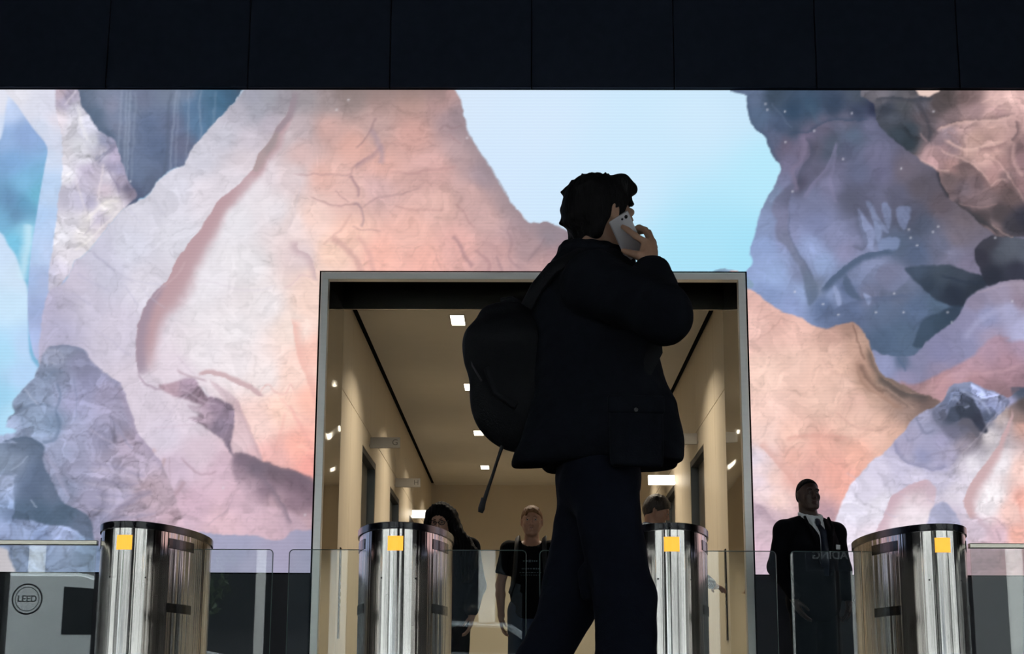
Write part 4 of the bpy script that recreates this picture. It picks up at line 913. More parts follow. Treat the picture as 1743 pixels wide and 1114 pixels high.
flag_sign(CR, 1, 15.64, '', False, 'unlit grey flag sign just right of the phoning man\'s jacket hem')
flag_sign(CR, 1, 18.10, 'E', True, 'glowing white flag sign above the head of the man in plaid', 2.585)

# downlights in the corridor ceiling
def downlight(x, y, label):
    r = empty('ceiling_light', (x, y, CZ))
    tag(r, label, 'lamp', 'square downlights of the elevator lobby')
    bm = bmesh.new()
    w, l = .062, .205
    for lo, hi in (((-w - .012, -l - .012, -.006), (-w, l + .012, .004)), ((w, -l - .012, -.006), (w + .012, l + .012, .004)), ((-w, -l - .012, -.006), (w, -l, .004)), ((-w, l, -.006), (w, l + .012, .004))):
        box(bm, lo, hi)
    obj('rim', bm, M_signgrey, r)
    bx('lens', (-w, -l, -.004), (w, l, 0), M_lamp, r)
    ld = bpy.data.lights.new('downlight', 'AREA')
    ld.shape = 'RECTANGLE'; ld.size = 2 * w; ld.size_y = 2 * l
    ld.energy = LAMP_POWER; ld.color = (1.0, .87, .69)
    ld.spread = radians(125)
    lo_ = bpy.data.objects.new('downlight_lamp', ld)
    COL.objects.link(lo_)
    lo_.parent = r
    lo_.location = (0, 0, -.012)
names = ['nearest', 'second', 'third', 'farthest']
for i, y in enumerate((14.42, 17.76, 21.06, 24.4)):
    downlight(-.64, y, 'bright square ceiling downlight left of the backpack, %s of its row' % names[i])
    downlight(.75, y, 'ceiling downlight of the right row behind the phoning man, %s of its row' % names[i])

# call panels on the corridor walls just inside the portal
def call_panel(xw, s, label):
    r = empty('call_panel', (xw, 13.64, .72))
    tag(r, label, 'panel', 'elevator call panels')
    x0, x1 = (-.012, 0) if s > 0 else (0, .012)
    bx('plate', (x0, -.035, 0), (x1, .035, .76), M_panelblk, r, .003, 1)
    f = x0 - .003 if s > 0 else x1 + .003
    for k in range(4):
        tb('button', [(f, 0, .28 + .06 * k), (x1 if s > 0 else x0, 0, .28 + .06 * k)], .014, M_button, r, 12)
call_panel(CL, -1, 'tall black call panel on the left corridor wall behind the turnstile glass')
call_panel(CR, 1, 'tall black call panel on the right corridor wall at the plaid man\'s hand')

# ---------------------------------------------------------------- turnstiles
TS_R, TS_B, TS_YC, TS_H = .212, .66, 7.55, 1.008   # half width, half length and centre of the oval cabinets
def oval(d, n=72):
    return [((TS_R + d) * sin(2 * pi * k / n), -(TS_B + d) * cos(2 * pi * k / n)) for k in range(n)]
def oval_pt(deg, d):
    """point of the outline, deg from the front, offset d outwards"""
    t = radians(deg)
    nx, ny = sin(t) / TS_R, -cos(t) / TS_B
    l = math.hypot(nx, ny)
    return (TS_R * sin(t) + d * nx / l, -TS_B * cos(t) + d * ny / l)
def band(angles, z0, z1, d_out, d_in):
    """curved plate hugging the outline between two heights"""
    bm = bmesh.new()
    n = len(angles)
    vo = [[bm.verts.new((*oval_pt(a, d_out), z)) for a in angles] for z in (z0, z1)]
    vi = [[bm.verts.new((*oval_pt(a, d_in), z)) for a in angles] for z in (z0, z1)]
    for k in range(n - 1):
        bm.faces.new((vo[0][k], vo[0][k + 1], vo[1][k + 1], vo[1][k]))
        bm.faces.new((vi[0][k], vi[1][k], vi[1][k + 1], vi[0][k + 1]))
        bm.faces.new((vo[1][k], vo[1][k + 1], vi[1][k + 1], vi[1][k]))
        bm.faces.new((vo[0][k], vi[0][k], vi[0][k + 1], vo[0][k + 1]))
    for k in (0, n - 1):
        bm.faces.new((vo[0][k], vo[1][k], vi[1][k], vi[0][k]))
    return bm
def turnstile(label):
    r = empty('turnstile', (0, 0, 0))
    tag(r, label, 'turnstile', 'round-ended steel turnstile cabinets')
    bm = bmesh.new(); prism(bm, oval(0), .06, TS_H - .03)
    obj('body', bm, M_steel, r, smooth=True, auto=40)
    bm = bmesh.new(); prism(bm, oval(-.02), 0, .06)
    obj('plinth', bm, M_lid, r, smooth=True, auto=40)
    bm = bmesh.new(); prism(bm, oval(.007), TS_H - .030, TS_H)
    es = [e for e in bm.edges if abs(e.verts[0].co.z - e.verts[1].co.z) < 1e-6]
    bmesh.ops.bevel(bm, geom=es, offset=.005, segments=2, affect='EDGES')
    obj('lid', bm, M_lid, r, smooth=True, auto=40)
    w = math.degrees(.032 / TS_R)
    obj('indicator_lamp', band([-w + 2 * w * k / 8 for k in range(9)], .885, .947, .003, -.01), M_amber, r)
    for sx in (-1, 1):
        for zc, hh in ((.930, .022), (.650, .020)):
            obj('sensor_window', band([sx * (45 + 28 * k / 8) for k in range(9)], zc - hh, zc + hh, .0025, -.006), M_sensor, r)
    for a in (-16, 24):
        p, q = oval_pt(a, .002), oval_pt(a, -.01)
        tb('screw', [(q[0], q[1], .77), (p[0], p[1], .77)], .004, M_screw, r, 8)
    return r
T_X = [-1.7256, -.5617, .621, 1.777]
T_LAB = ['steel turnstile cabinet farthest left, beside the railed glass on the left', 'steel turnstile cabinet in front of the long-haired person with glasses',
         'steel turnstile cabinet in front of the man in plaid, half hidden by the phoning man', 'steel turnstile cabinet farthest right, beside the guard in the suit']
proto = turnstile(T_LAB[0])
proto.location = (T_X[0], TS_YC, 0)
for xx, lb in zip(T_X[1:], T_LAB[1:]):
    c = copy_tree(proto)
    c.location = (xx, TS_YC, 0)
    c['label'] = lb

# glass gate leaves between the cabinets
YL = 7.55
def leaf(x0, x1, free, label):
    """free = side of the free vertical edge, its corner rounded"""
    r = empty('glass_gate', ((x0 + x1) / 2, YL, 0))
    tag(r, label, 'gate', 'clear glass gate leaves')
    cx = (x0 + x1) / 2
    z0, z1, th, rr = .22, .943, .006, .02
    pts = []
    a, b = x0 - cx, x1 - cx
    def arc(cx_, cz_, a0):
        return [(cx_ + rr * cos(a0 + pi / 2 * k / 5), cz_ + rr * sin(a0 + pi / 2 * k / 5)) for k in range(6)]
    if free == 'right':
        pts = [(a, z0)] + arc(b - rr, z0 + rr, -pi / 2) + arc(b - rr, z1 - rr, 0) + [(a, z1)]
    else:
        pts = [(b, z1)] + arc(a + rr, z1 - rr, pi / 2) + arc(a + rr, z0 + rr, pi) + [(b, z0)]
    bm = bmesh.new()
    f = [bm.verts.new((p[0], -th, p[1])) for p in pts]
    g = [bm.verts.new((p[0], th, p[1])) for p in pts]
    bm.faces.new(f); bm.faces.new(list(reversed(g)))
    n = len(pts)
    side = []
    for i in range(n):
        side.append(bm.faces.new((f[i], g[i], g[(i + 1) % n], f[(i + 1) % n])))
    o = obj('pane', bm, M_gate, r)
    # polished edge
    e = [(p[0], 0, p[1]) for p in pts]
    tb('pane_edge', e, .0022, M_glassedge, r, 6)
    s = 1 if free == 'left' else -1
    hx = (b - .022) if free == 'left' else (a + .022)
    bx('hinge_clamp', (hx - .02, -.016, .30), (hx + .02, .016, .36), M_steel, r, .003, 1)
    return r
H = TS_R + .003
leaf(T_X[0] + H, -1.188, 'right', 'left glass gate leaf of the lane by the leftmost turnstile')
leaf(-1.111, T_X[1] - H, 'left', 'right glass gate leaf of the left lane, left of the second turnstile')
leaf(T_X[1] + H, -.002, 'right', 'glass gate leaf in front of the man in the black t-shirt')
leaf(.062, T_X[2] - H, 'left', 'glass gate leaf behind the legs of the man with the phone')
leaf(T_X[2] + H, 1.165, 'right', 'glass gate leaf before the corridor wall, right of the third turnstile')
leaf(1.233, T_X[3] - H, 'left', 'glass gate leaf in front of the guard in the suit')

def balustrade(x0, x1, n, label):
    r = empty('glass_balustrade', ((x0 + x1) / 2, 7.3, 0))
    tag(r, label, 'railing', 'railed glass balustrades')
    cx = (x0 + x1) / 2
    w = (x1 - x0) / n
    for k in range(n):
        a = x0 - cx + w * k + .006
        b = a + w - .012
        bx('pane', (a, -.006, .05), (b, .006, .94), M_rglass, r)
    bx('rail', (x0 - cx, -.018, .938), (x1 - cx, .018, .960), M_rail, r, .003, 2)
    bx('shoe', (x0 - cx, -.03, 0), (x1 - cx, .03, .09), M_steel, r, .004, 1)
    return r
balustrade(-7.1, T_X[0] - TS_R - .01, 4, 'glass balustrade with a steel top rail at the left edge')
balustrade(T_X[3] + TS_R + .01, 7.1, 4, 'glass balustrade with a steel top rail at the right edge')

# ================================================================ organic shapes: smooth-blended solids turned into one mesh
class Solid:
    def __init__(s, lo, hi, h):
        s.h = h
        s.lo = np.array(lo, np.float32)
        n = np.ceil((np.array(hi) - np.array(lo)) / h).astype(int) + 1
        s.n = n
        s.D = np.full(n, .12, np.float32)
        s.ax = [s.lo[i] + h * np.arange(n[i], dtype=np.float32) for i in range(3)]
    def win(s, lo, hi):
        sl = []
        for i in range(3):
            a = max(int((lo[i] - s.lo[i]) / s.h) - 1, 0)
            b = min(int((hi[i] - s.lo[i]) / s.h) + 2, s.n[i])
            if b <= a: return None
            sl.append(slice(a, b))
        g = [s.ax[i][sl[i]] for i in range(3)]
        return tuple(sl), g[0][:, None, None], g[1][None, :, None], g[2][None, None, :]
    def put(s, sl, d, k, sub=False):
        D = s.D[sl]
        if sub:
            d = -d
            hh = np.maximum(k - np.abs(D - d), 0) / max(k, 1e-6)
            s.D[sl] = np.maximum(D, d) + hh * hh * k * .25
        else:
            hh = np.maximum(k - np.abs(D - d), 0) / max(k, 1e-6)
            s.D[sl] = np.minimum(D, d) - hh * hh * k * .25
    def cap(s, a, ra, b, rb, k=.02, sub=False):
        a = np.array(a, np.float32); b = np.array(b, np.float32)
        m = max(ra, rb) + k + 2 * s.h
        w = s.win(np.minimum(a, b) - m, np.maximum(a, b) + m)
        if w is None: return
        sl, x, y, z = w
        ab = b - a; L = float(ab @ ab) + 1e-9
        px, py, pz = x - a[0], y - a[1], z - a[2]
        t = np.clip((px * ab[0] + py * ab[1] + pz * ab[2]) / L, 0, 1)
        d = np.sqrt((px - t * ab[0]) ** 2 + (py - t * ab[1]) ** 2 + (pz - t * ab[2]) ** 2) - (ra + (rb - ra) * t)
        s.put(sl, d, k, sub)
    def chain(s, pts, rs, k=.02):
        for i in range(len(pts) - 1):
            s.cap(pts[i], rs[i], pts[i + 1], rs[i + 1], k)
    def ell(s, c, r, R=None, k=.02, sub=False):
        """R: 3x3, columns = axes of the ellipsoid"""
        c = np.array(c, np.float32); r = np.array(r, np.float32)
        R = np.eye(3, dtype=np.float32) if R is None else np.array(R, np.float32)
        e = np.sqrt(((R * r) ** 2).sum(1)) + k + 2 * s.h
        w = s.win(c - e, c + e)
        if w is None: return
        sl, x, y, z = w
        px, py, pz = x - c[0], y - c[1], z - c[2]
        q = [px * R[0, i] + py * R[1, i] + pz * R[2, i] for i in range(3)]
        k0 = np.sqrt((q[0] / r[0]) ** 2 + (q[1] / r[1]) ** 2 + (q[2] / r[2]) ** 2)
        k1 = np.sqrt((q[0] / r[0] ** 2) ** 2 + (q[1] / r[1] ** 2) ** 2 + (q[2] / r[2] ** 2) ** 2)
        d = k0 * (k0 - 1) / np.maximum(k1, 1e-6)
        s.put(sl, d, k, sub)
    def rbox(s, c, half, R=None, rad=.01, k=.005, sub=False):
        c = np.array(c, np.float32); hf = np.array(half, np.float32) - rad
        R = np.eye(3, dtype=np.float32) if R is None else np.array(R, np.float32)
        e = np.abs(R) @ (hf + rad) + k + 2 * s.h
        w = s.win(c - e, c + e)
        if w is None: return
        sl, x, y, z = w
        px, py, pz = x - c[0], y - c[1], z - c[2]
        q = [np.abs(px * R[0, i] + py * R[1, i] + pz * R[2, i]) - hf[i] for i in range(3)]
        d = np.sqrt(sum(np.maximum(v, 0) ** 2 for v in q)) + np.minimum(np.maximum(np.maximum(q[0], q[1]), q[2]), 0) - rad
        s.put(sl, d, k, sub)
    def plane(s, p, n, k=.006):
        """cut away everything on the side the normal points to"""
        n = np.array(n, np.float32); n = n / np.linalg.norm(n)
        d = (s.ax[0][:, None, None] - p[0]) * n[0] + (s.ax[1][None, :, None] - p[1]) * n[1] + (s.ax[2][None, None, :] - p[2]) * n[2]
        s.put((slice(None),) * 3, -d, k, True)
    def fn(s, f, k=.01, sub=False):
        d = f(s.ax[0][:, None, None], s.ax[1][None, :, None], s.ax[2][None, None, :])
        s.put((slice(None),) * 3, d.astype(np.float32) if d.shape == tuple(s.n) else np.broadcast_to(d, s.n), k, sub)
    def mesh(s, name, m, parent=None, wrinkle=None):
        D = s.D
        I = D < 0
        n = np.array(D.shape)
        c = np.zeros(n - 1, np.uint8)
        for dx in (0, 1):
            for dy in (0, 1):
                for dz in (0, 1):
                    c += I[dx:n[0] - 1 + dx, dy:n[1] - 1 + dy, dz:n[2] - 1 + dz]
        act = (c > 0) & (c < 8)
        ijk = np.argwhere(act)
        idx = np.full(n - 1, -1, np.int32)
        idx[act] = np.arange(len(ijk))
        acc = np.zeros((len(ijk), 3)); cnt = np.zeros(len(ijk))
        cor = [(0, 0, 0), (1, 0, 0), (0, 1, 0), (1, 1, 0), (0, 0, 1), (1, 0, 1), (0, 1, 1), (1, 1, 1)]
        vals = [D[ijk[:, 0] + a, ijk[:, 1] + b, ijk[:, 2] + e] for a, b, e in cor]
        for p in range(8):
            for q in range(p + 1, 8):
                dd = np.abs(np.array(cor[p]) - np.array(cor[q]))
                if dd.sum() != 1: continue
                va, vb = vals[p], vals[q]
                ch = (va < 0) != (vb < 0)
                t = np.where(ch, va / np.where(ch, va - vb, 1), 0)
                pt = np.array(cor[p]) + t[:, None] * (np.array(cor[q]) - np.array(cor[p]))
                acc += np.where(ch[:, None], pt, 0); cnt += ch
        V = (ijk + acc / np.maximum(cnt, 1)[:, None]) * s.h + s.lo
        quads = []
        for ax in range(3):
            A = [slice(None)] * 3; B = [slice(None)] * 3
            A[ax] = slice(0, -1); B[ax] = slice(1, None)
            ch = I[tuple(A)] != I[tuple(B)]
            o1, o2 = [i for i in range(3) if i != ax]
            ch = ch.copy()
            for o in (o1, o2):
                e0 = [slice(None)] * 3; e0[o] = 0; ch[tuple(e0)] = False
                e1 = [slice(None)] * 3; e1[o] = -1; ch[tuple(e1)] = False
            e = np.argwhere(ch)
            if not len(e): continue
            ins = I[e[:, 0], e[:, 1], e[:, 2]]
            def cell(d1, d2):
                f = e.copy(); f[:, o1] += d1; f[:, o2] += d2
                return idx[f[:, 0], f[:, 1], f[:, 2]]
            q = np.stack([cell(-1, -1), cell(0, -1), cell(0, 0), cell(-1, 0)], 1)
            flip = ins if ax != 1 else ~ins
            q = np.where(flip[:, None], q, q[:, ::-1])
            quads.append(q)
        Q = np.concatenate(quads)
        Q = Q[(Q >= 0).all(1)]
        # one pass of smoothing, then optional cloth wrinkles along the normal
        nb = np.zeros_like(V); nc = np.zeros(len(V))
        for a, b in ((0, 1), (1, 2), (2, 3), (3, 0)):
            np.add.at(nb, Q[:, a], V[Q[:, b]]); np.add.at(nc, Q[:, a], 1)
            np.add.at(nb, Q[:, b], V[Q[:, a]]); np.add.at(nc, Q[:, b], 1)
        V = V * .5 + .5 * nb / np.maximum(nc, 1)[:, None]
        if wrinkle:
            g = np.cross(V[Q[:, 2]] - V[Q[:, 0]], V[Q[:, 3]] - V[Q[:, 1]])
            N = np.zeros_like(V)
            for a in range(4): np.add.at(N, Q[:, a], g)
            N /= np.linalg.norm(N, axis=1)[:, None] + 1e-9
            V = V + N * wrinkle(V)[:, None]
        me = bpy.data.meshes.new(name)
        me.vertices.add(len(V)); me.vertices.foreach_set('co', V.astype(np.float32).ravel())
        me.loops.add(Q.size); me.loops.foreach_set('vertex_index', Q.astype(np.int32).ravel())
        me.polygons.add(len(Q)); me.polygons.foreach_set('loop_start', np.arange(0, Q.size, 4, dtype=np.int32))
        me.update(); me.validate()
        return link(name, me, m, parent, True)

def v3(*a): return np.array(a, float)
def unit(v): v = np.array(v, float); return v / np.linalg.norm(v)

class Frame:
    """local axes: r = to the figure's right, f = forward, u = up"""
    def __init__(s, o, yaw, pitch=0.0, roll=0.0):
        """yaw: heading of f, measured from +X towards +Y; pitch > 0 looks up; roll > 0 leans to the right"""
        s.o = np.array(o, float)
        f = v3(cos(yaw), sin(yaw), 0); r = v3(sin(yaw), -cos(yaw), 0); u = v3(0, 0, 1)
        f, u = f * cos(pitch) + u * sin(pitch), u * cos(pitch) - f * sin(pitch)
        u, r = u * cos(roll) + r * sin(roll), r * cos(roll) - u * sin(roll)
        s.r, s.f, s.u = r, f, u
        s.R = np.stack([r, f, u], 1)
    def p(s, r, f, u): return s.o + s.r * r + s.f * f + s.u * u

def head_prims(B, F, sc=1.0, jaw=1.0, nose=1.0, k=.012):
    q = lambda r, f, u: F.p(r * sc, f * sc, u * sc)
    B.ell(q(0, -.014, .030), (.075 * sc, .096 * sc, .086 * sc), F.R, k)
    B.ell(q(0, .030, -.030), (.060 * jaw * sc, .060 * sc, .086 * sc), F.R, .02)
    B.ell(q(0, .074, -.098), (.026 * jaw * sc, .020 * sc, .018 * sc), F.R, .02)
    for s in (-1, 1):
        B.cap(q(s * .058 * jaw, -.005, -.030), .020 * sc, q(s * .030 * jaw, .058, -.092), .018 * sc, .02)
        B.ell(q(s * .041, .060, -.022), (.020 * sc, .018 * sc, .022 * sc), F.R, .018)
    B.cap(q(-.036, .080, .026), .013 * sc, q(.036, .080, .026), .013 * sc, .012)
    for s in (-1, 1):
        B.ell(q(s * .032, .098, .006), (.019 * sc, .014 * sc, .012 * sc), F.R, .008, True)
        B.ell(q(s * .031, .080, .005), (.014 * sc, .0115 * sc, .011 * sc), F.R, .003)
    B.cap(q(0, .088, .018), .0075 * sc, q(0, .108 * nose, -.028), .0115 * sc, .008)
    for s in (-1, 1):
        B.ell(q(s * .012, .096, -.033), (.008 * sc, .011 * sc, .008 * sc), F.R, .006)
    B.cap(q(-.016, .088, -.058), .0065 * sc, q(.016, .088, -.058), .0065 * sc, .006)
    B.cap(q(-.014, .087, -.070), .0075 * sc, q(.014, .087, -.070), .0075 * sc, .006)
    B.cap(q(-.024, .094, -.0635), .0028 * sc, q(.024, .094, -.0635), .0028 * sc, .003, True)
    for s in (-1, 1):
        B.ell(q(s * .079, -.012, .000), (.010 * sc, .020 * sc, .032 * sc), F.R, .006)
        B.ell(q(s * .088, -.006, .004), (.006 * sc, .010 * sc, .018 * sc), F.R, .004, True)

def hand_relaxed(B, wr, d, n, s, curl=.35, sc=1.0, rootr=.026):
    """wr wrist, d along the hand, n palm normal (fingers curl towards it), s thumb side"""
    d, n, s = unit(d), unit(n), unit(s)
    wr = np.array(wr)
    P = lambda a, b, c: wr + (d * a + s * b + n * c) * sc
    B.cap(P(0, 0, 0), rootr * sc, P(.035, .004, .002), .022 * sc, .015)
    for b in (.022, .007, -.008, -.022):
        B.cap(P(.025, b * .7, 0), .014 * sc, P(.088 - abs(b - .007) * .3, b, .004), .0115 * sc, .01)
    for b, L in ((.026, 1.0), (.009, 1.1), (-.009, 1.03), (-.025, .82)):
        p = P(.090 - abs(b - .009) * .4, b, .004)
        ang = curl
        for ln, r0, r1 in ((.043, .0098, .0092), (.026, .0092, .0085), (.021, .0085, .0072)):
            dirv = d * cos(ang) + n * sin(ang)
            q = p + dirv * ln * L * sc
            B.cap(p, r0 * sc, q, r1 * sc, .004)
            p = q; ang += curl * 1.1
    p = P(.022, .022, .006)
    for ln, dv, r0, r1 in ((.040, d * .62 + s * .70 + n * .35, .0135, .0115), (.033, d * .80 + s * .36 + n * .45, .0112, .0100), (.026, d * .88 + s * .1 + n * .46, .0100, .0082)):
        q = p + unit(dv) * ln * sc
        B.cap(p, r0 * sc, q, r1 * sc, .005)
        p = q

def body_prims(B, J, T, HF, hands=True, sc=1.0, curl=.35):
    """J joints (world), T torso frame (at the pelvis), HF head frame"""
    t = T.p
    B.ell(t(0, .0, .02), (.150, .100, .11), T.R, .03)
    B.ell(t(0, .0, .14), (.130, .092, .14), T.R, .04)
    B.ell(t(0, .005, .31), (.155, .108, .18), T.R, .04)
    nb = J['neck']
    B.cap(J['shR'], .052, nb - v3(0, 0, .04), .06, .03)
    B.cap(J['shL'], .052, nb - v3(0, 0, .04), .06, .03)
    B.cap(nb - v3(0, 0, .06), .064, HF.p(0, -.034, -.050), .053, .025)
    head_prims(B, HF, sc)
    for s in 'RL':
        B.ell(J['sh' + s], (.055, .055, .06), None, .03)
        B.cap(J['sh' + s], .050, J['el' + s], .037, .02)
        m = J['el' + s] * .7 + J['wr' + s] * .3
        B.cap(J['el' + s], .037, m, .038, .02)
        B.cap(m, .038, J['wr' + s], .026, .02)
        B.cap(J['hip' + s], .082, J['kn' + s], .052, .03)
        c = J['kn' + s] * .68 + J['an' + s] * .32 - T.f * .018
        B.cap(J['kn' + s], .052, c, .052, .02)
        B.cap(c, .052, J['an' + s], .036, .02)
        B.cap(J['an' + s] + v3(0, 0, -.01), .034, J['an' + s] + J['toe' + s] * .12 + v3(0, 0, -.045), .026, .02)
        if hands and ('hand' + s) in J:
            d, n, th = J['hand' + s]
            hand_relaxed(B, J['wr' + s], d, n, th, curl)
def stand_joints(T, H, arms=True):
    """joints of a standing figure of height H; T = frame at the pelvis centre"""
    k = H / 1.75
    J = {}
    for s, g in (('R', 1), ('L', -1)):
        J['sh' + s] = T.p(g * .178 * k, -.01, .455 * k)
        J['el' + s] = T.p(g * .232 * k, -.035, .165 * k)
        J['wr' + s] = T.p(g * .245 * k, .055, -.075 * k)
        J['hand' + s] = (unit(-T.u + T.f * .25), unit(-T.r * g + T.f * .1), unit(T.f))
        J['hip' + s] = T.p(g * .088, 0, -.045)
        J['kn' + s] = T.p(g * .098, .015, -.49 * k)
        J['an' + s] = T.p(g * .105, -.02, -.90 * k)
        J['toe' + s] = unit(T.f + T.r * g * .25)
    J['neck'] = T.p(0, -.018, .515 * k)
    return J
def wrinkles(amp, sx=9, sy=9, sz=16, seed=1):
    def f(V):
        a = _fbm(V[:, 0] * sx + 31 + seed, V[:, 2] * sz + V[:, 1] * sy + 7, seed, 4) - .46
        b = _fbm(V[:, 1] * sx * 1.3 + 11, V[:, 2] * sz * .6 + 3 - V[:, 0] * 4, seed + 3, 3) - .44
        return amp * (1.6 * a + b)
    return f
def shoe(name, J, s, m, parent, hgt=.0):
    a = J['an' + s]; t = unit(J['toe' + s]); up = v3(0, 0, 1)
    return a, t
def make_shoes(J, m, parent, pitchR=0, pitchL=0, h=.008):
    for s, pt in (('R', pitchR), ('L', pitchL)):
        a = J['an' + s]; t = unit(J['toe' + s])
        f = t * cos(pt) - v3(0, 0, 1) * sin(pt)
        u = v3(0, 0, 1) * cos(pt) + t * sin(pt)
        r = np.cross(f, u)
        R = np.stack([r, f, u], 1)
        B = Solid(a - .28, a + .28, h)
        B.cap(a + u * .01, .048, a - u * .02 , .048, .02)
        B.ell(a - f * .03 - u * .045, (.038, .05, .04), R, .02)
        B.ell(a + f * .07 - u * .045, (.042, .09, .040), R, .03)
        B.ell(a + f * .14 - u * .055, (.045, .06, .028), R, .02)
        B.plane(a - u * .082, -u, .004)
        B.plane(a + u * .055, u, .004)
        o = B.mesh('shoe', m, parent)
def eyes(HF, parent, mw, mi, sc=1.0):
    for s in (-1, 1):
        c = HF.p(s * .031 * sc, .0865 * sc, .005 * sc)
        bm = bmesh.new()
        bmesh.ops.create_uvsphere(bm, u_segments=14, v_segments=10, radius=.0075 * sc, matrix=Matrix.Translation(c))
        e = obj('eye', bm, mw, parent, smooth=True)
        bm = bmesh.new()
        bmesh.ops.create_uvsphere(bm, u_segments=12, v_segments=8, radius=.0042 * sc, matrix=Matrix.Translation(c + HF.f * .0048 * sc))
        obj('iris', bm, mi, e, smooth=True)
def brow(HF, parent, m, sc=1.0, z=.026):
    for s in (-1, 1):
        tb('eyebrow', [HF.p(s * a * sc, b * sc, c * sc) for a, b, c in ((.014, .0940, z + .001), (.03, .0920, z + .004), (.046, .080, z - .001))], [(.002, .003), (.0024, .003), (.0015, .002)], m, parent, 6)

M_skin1 = mat('skin_tan', (.36, .20, .13), .5, grain=60, gamt=.06)
M_skin2 = mat('skin_deep_brown', (.055, .028, .02), .45, grain=60, gamt=.08)
M_skin3 = mat('skin_fair', (.46, .25, .17), .5, grain=60, gamt=.06)
M_skin4 = mat('skin_ruddy', (.40, .20, .125), .5, grain=60, gamt=.06)
M_lip = mat('lip_brown', (.22, .09, .07), .4)
M_lipd = mat('lip_deep_brown', (.07, .03, .025), .35)
M_hairblk = mat('black_hair', (.0035, .003, .0035), .7, spec=.15, grain=(90, 90, 14), gamt=.5, bump=.5)
M_hairgin = mat('ginger_hair', (.20, .085, .028), .6, grain=(90, 90, 14), gamt=.3, bump=.5)
M_hairbrn = mat('dark_brown_hair', (.03, .018, .012), .5, grain=(90, 90, 14), gamt=.4, bump=.5)
M_eyew = mat('eye_white', (.30, .28, .26), .3, gamt=0)
M_iris = mat('eye_iris_dark', (.03, .02, .015), .25, gamt=0)
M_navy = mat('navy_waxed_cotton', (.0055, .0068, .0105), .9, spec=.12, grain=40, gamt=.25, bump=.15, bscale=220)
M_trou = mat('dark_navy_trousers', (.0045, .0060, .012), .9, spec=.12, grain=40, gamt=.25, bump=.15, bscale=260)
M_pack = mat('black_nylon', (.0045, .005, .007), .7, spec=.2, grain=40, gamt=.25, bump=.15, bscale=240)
M_web = mat('grey_webbing', (.022, .022, .026), .7, grain=200)
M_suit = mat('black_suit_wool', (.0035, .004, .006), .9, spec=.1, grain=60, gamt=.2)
M_shirtw = mat('white_shirt_cotton', (.80, .82, .86), .8, grain=50, gamt=.04)
M_tie = mat('navy_tie_silk', (.010, .016, .035), .45, grain=80, gamt=.2)
M_badge = mat('white_badge', (.75, .76, .78), .4, gamt=0)
M_shoeblk = mat('black_shoe_leather', (.012, .012, .012), .35)
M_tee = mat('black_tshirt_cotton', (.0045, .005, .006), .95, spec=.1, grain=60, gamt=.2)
M_print = mat('faded_shirt_print', (.06, .09, .10), .8, grain=120, gamt=.3)
M_jean = mat('blue_denim', (.025, .04, .075), .85, grain=120, gamt=.25)
M_phone = mat('silver_phone_shell', (.42, .40, .42), .35, metal=.2, gamt=.03)
M_phonedark = mat('phone_dark_glass', (.01, .01, .012), .1)
M_jacket2 = mat('dark_blue_jacket_cloth', (.0045, .006, .010), .9, spec=.1, grain=50, gamt=.2)
M_glassesf = mat('dark_glasses_frame', (.01, .01, .01), .3)

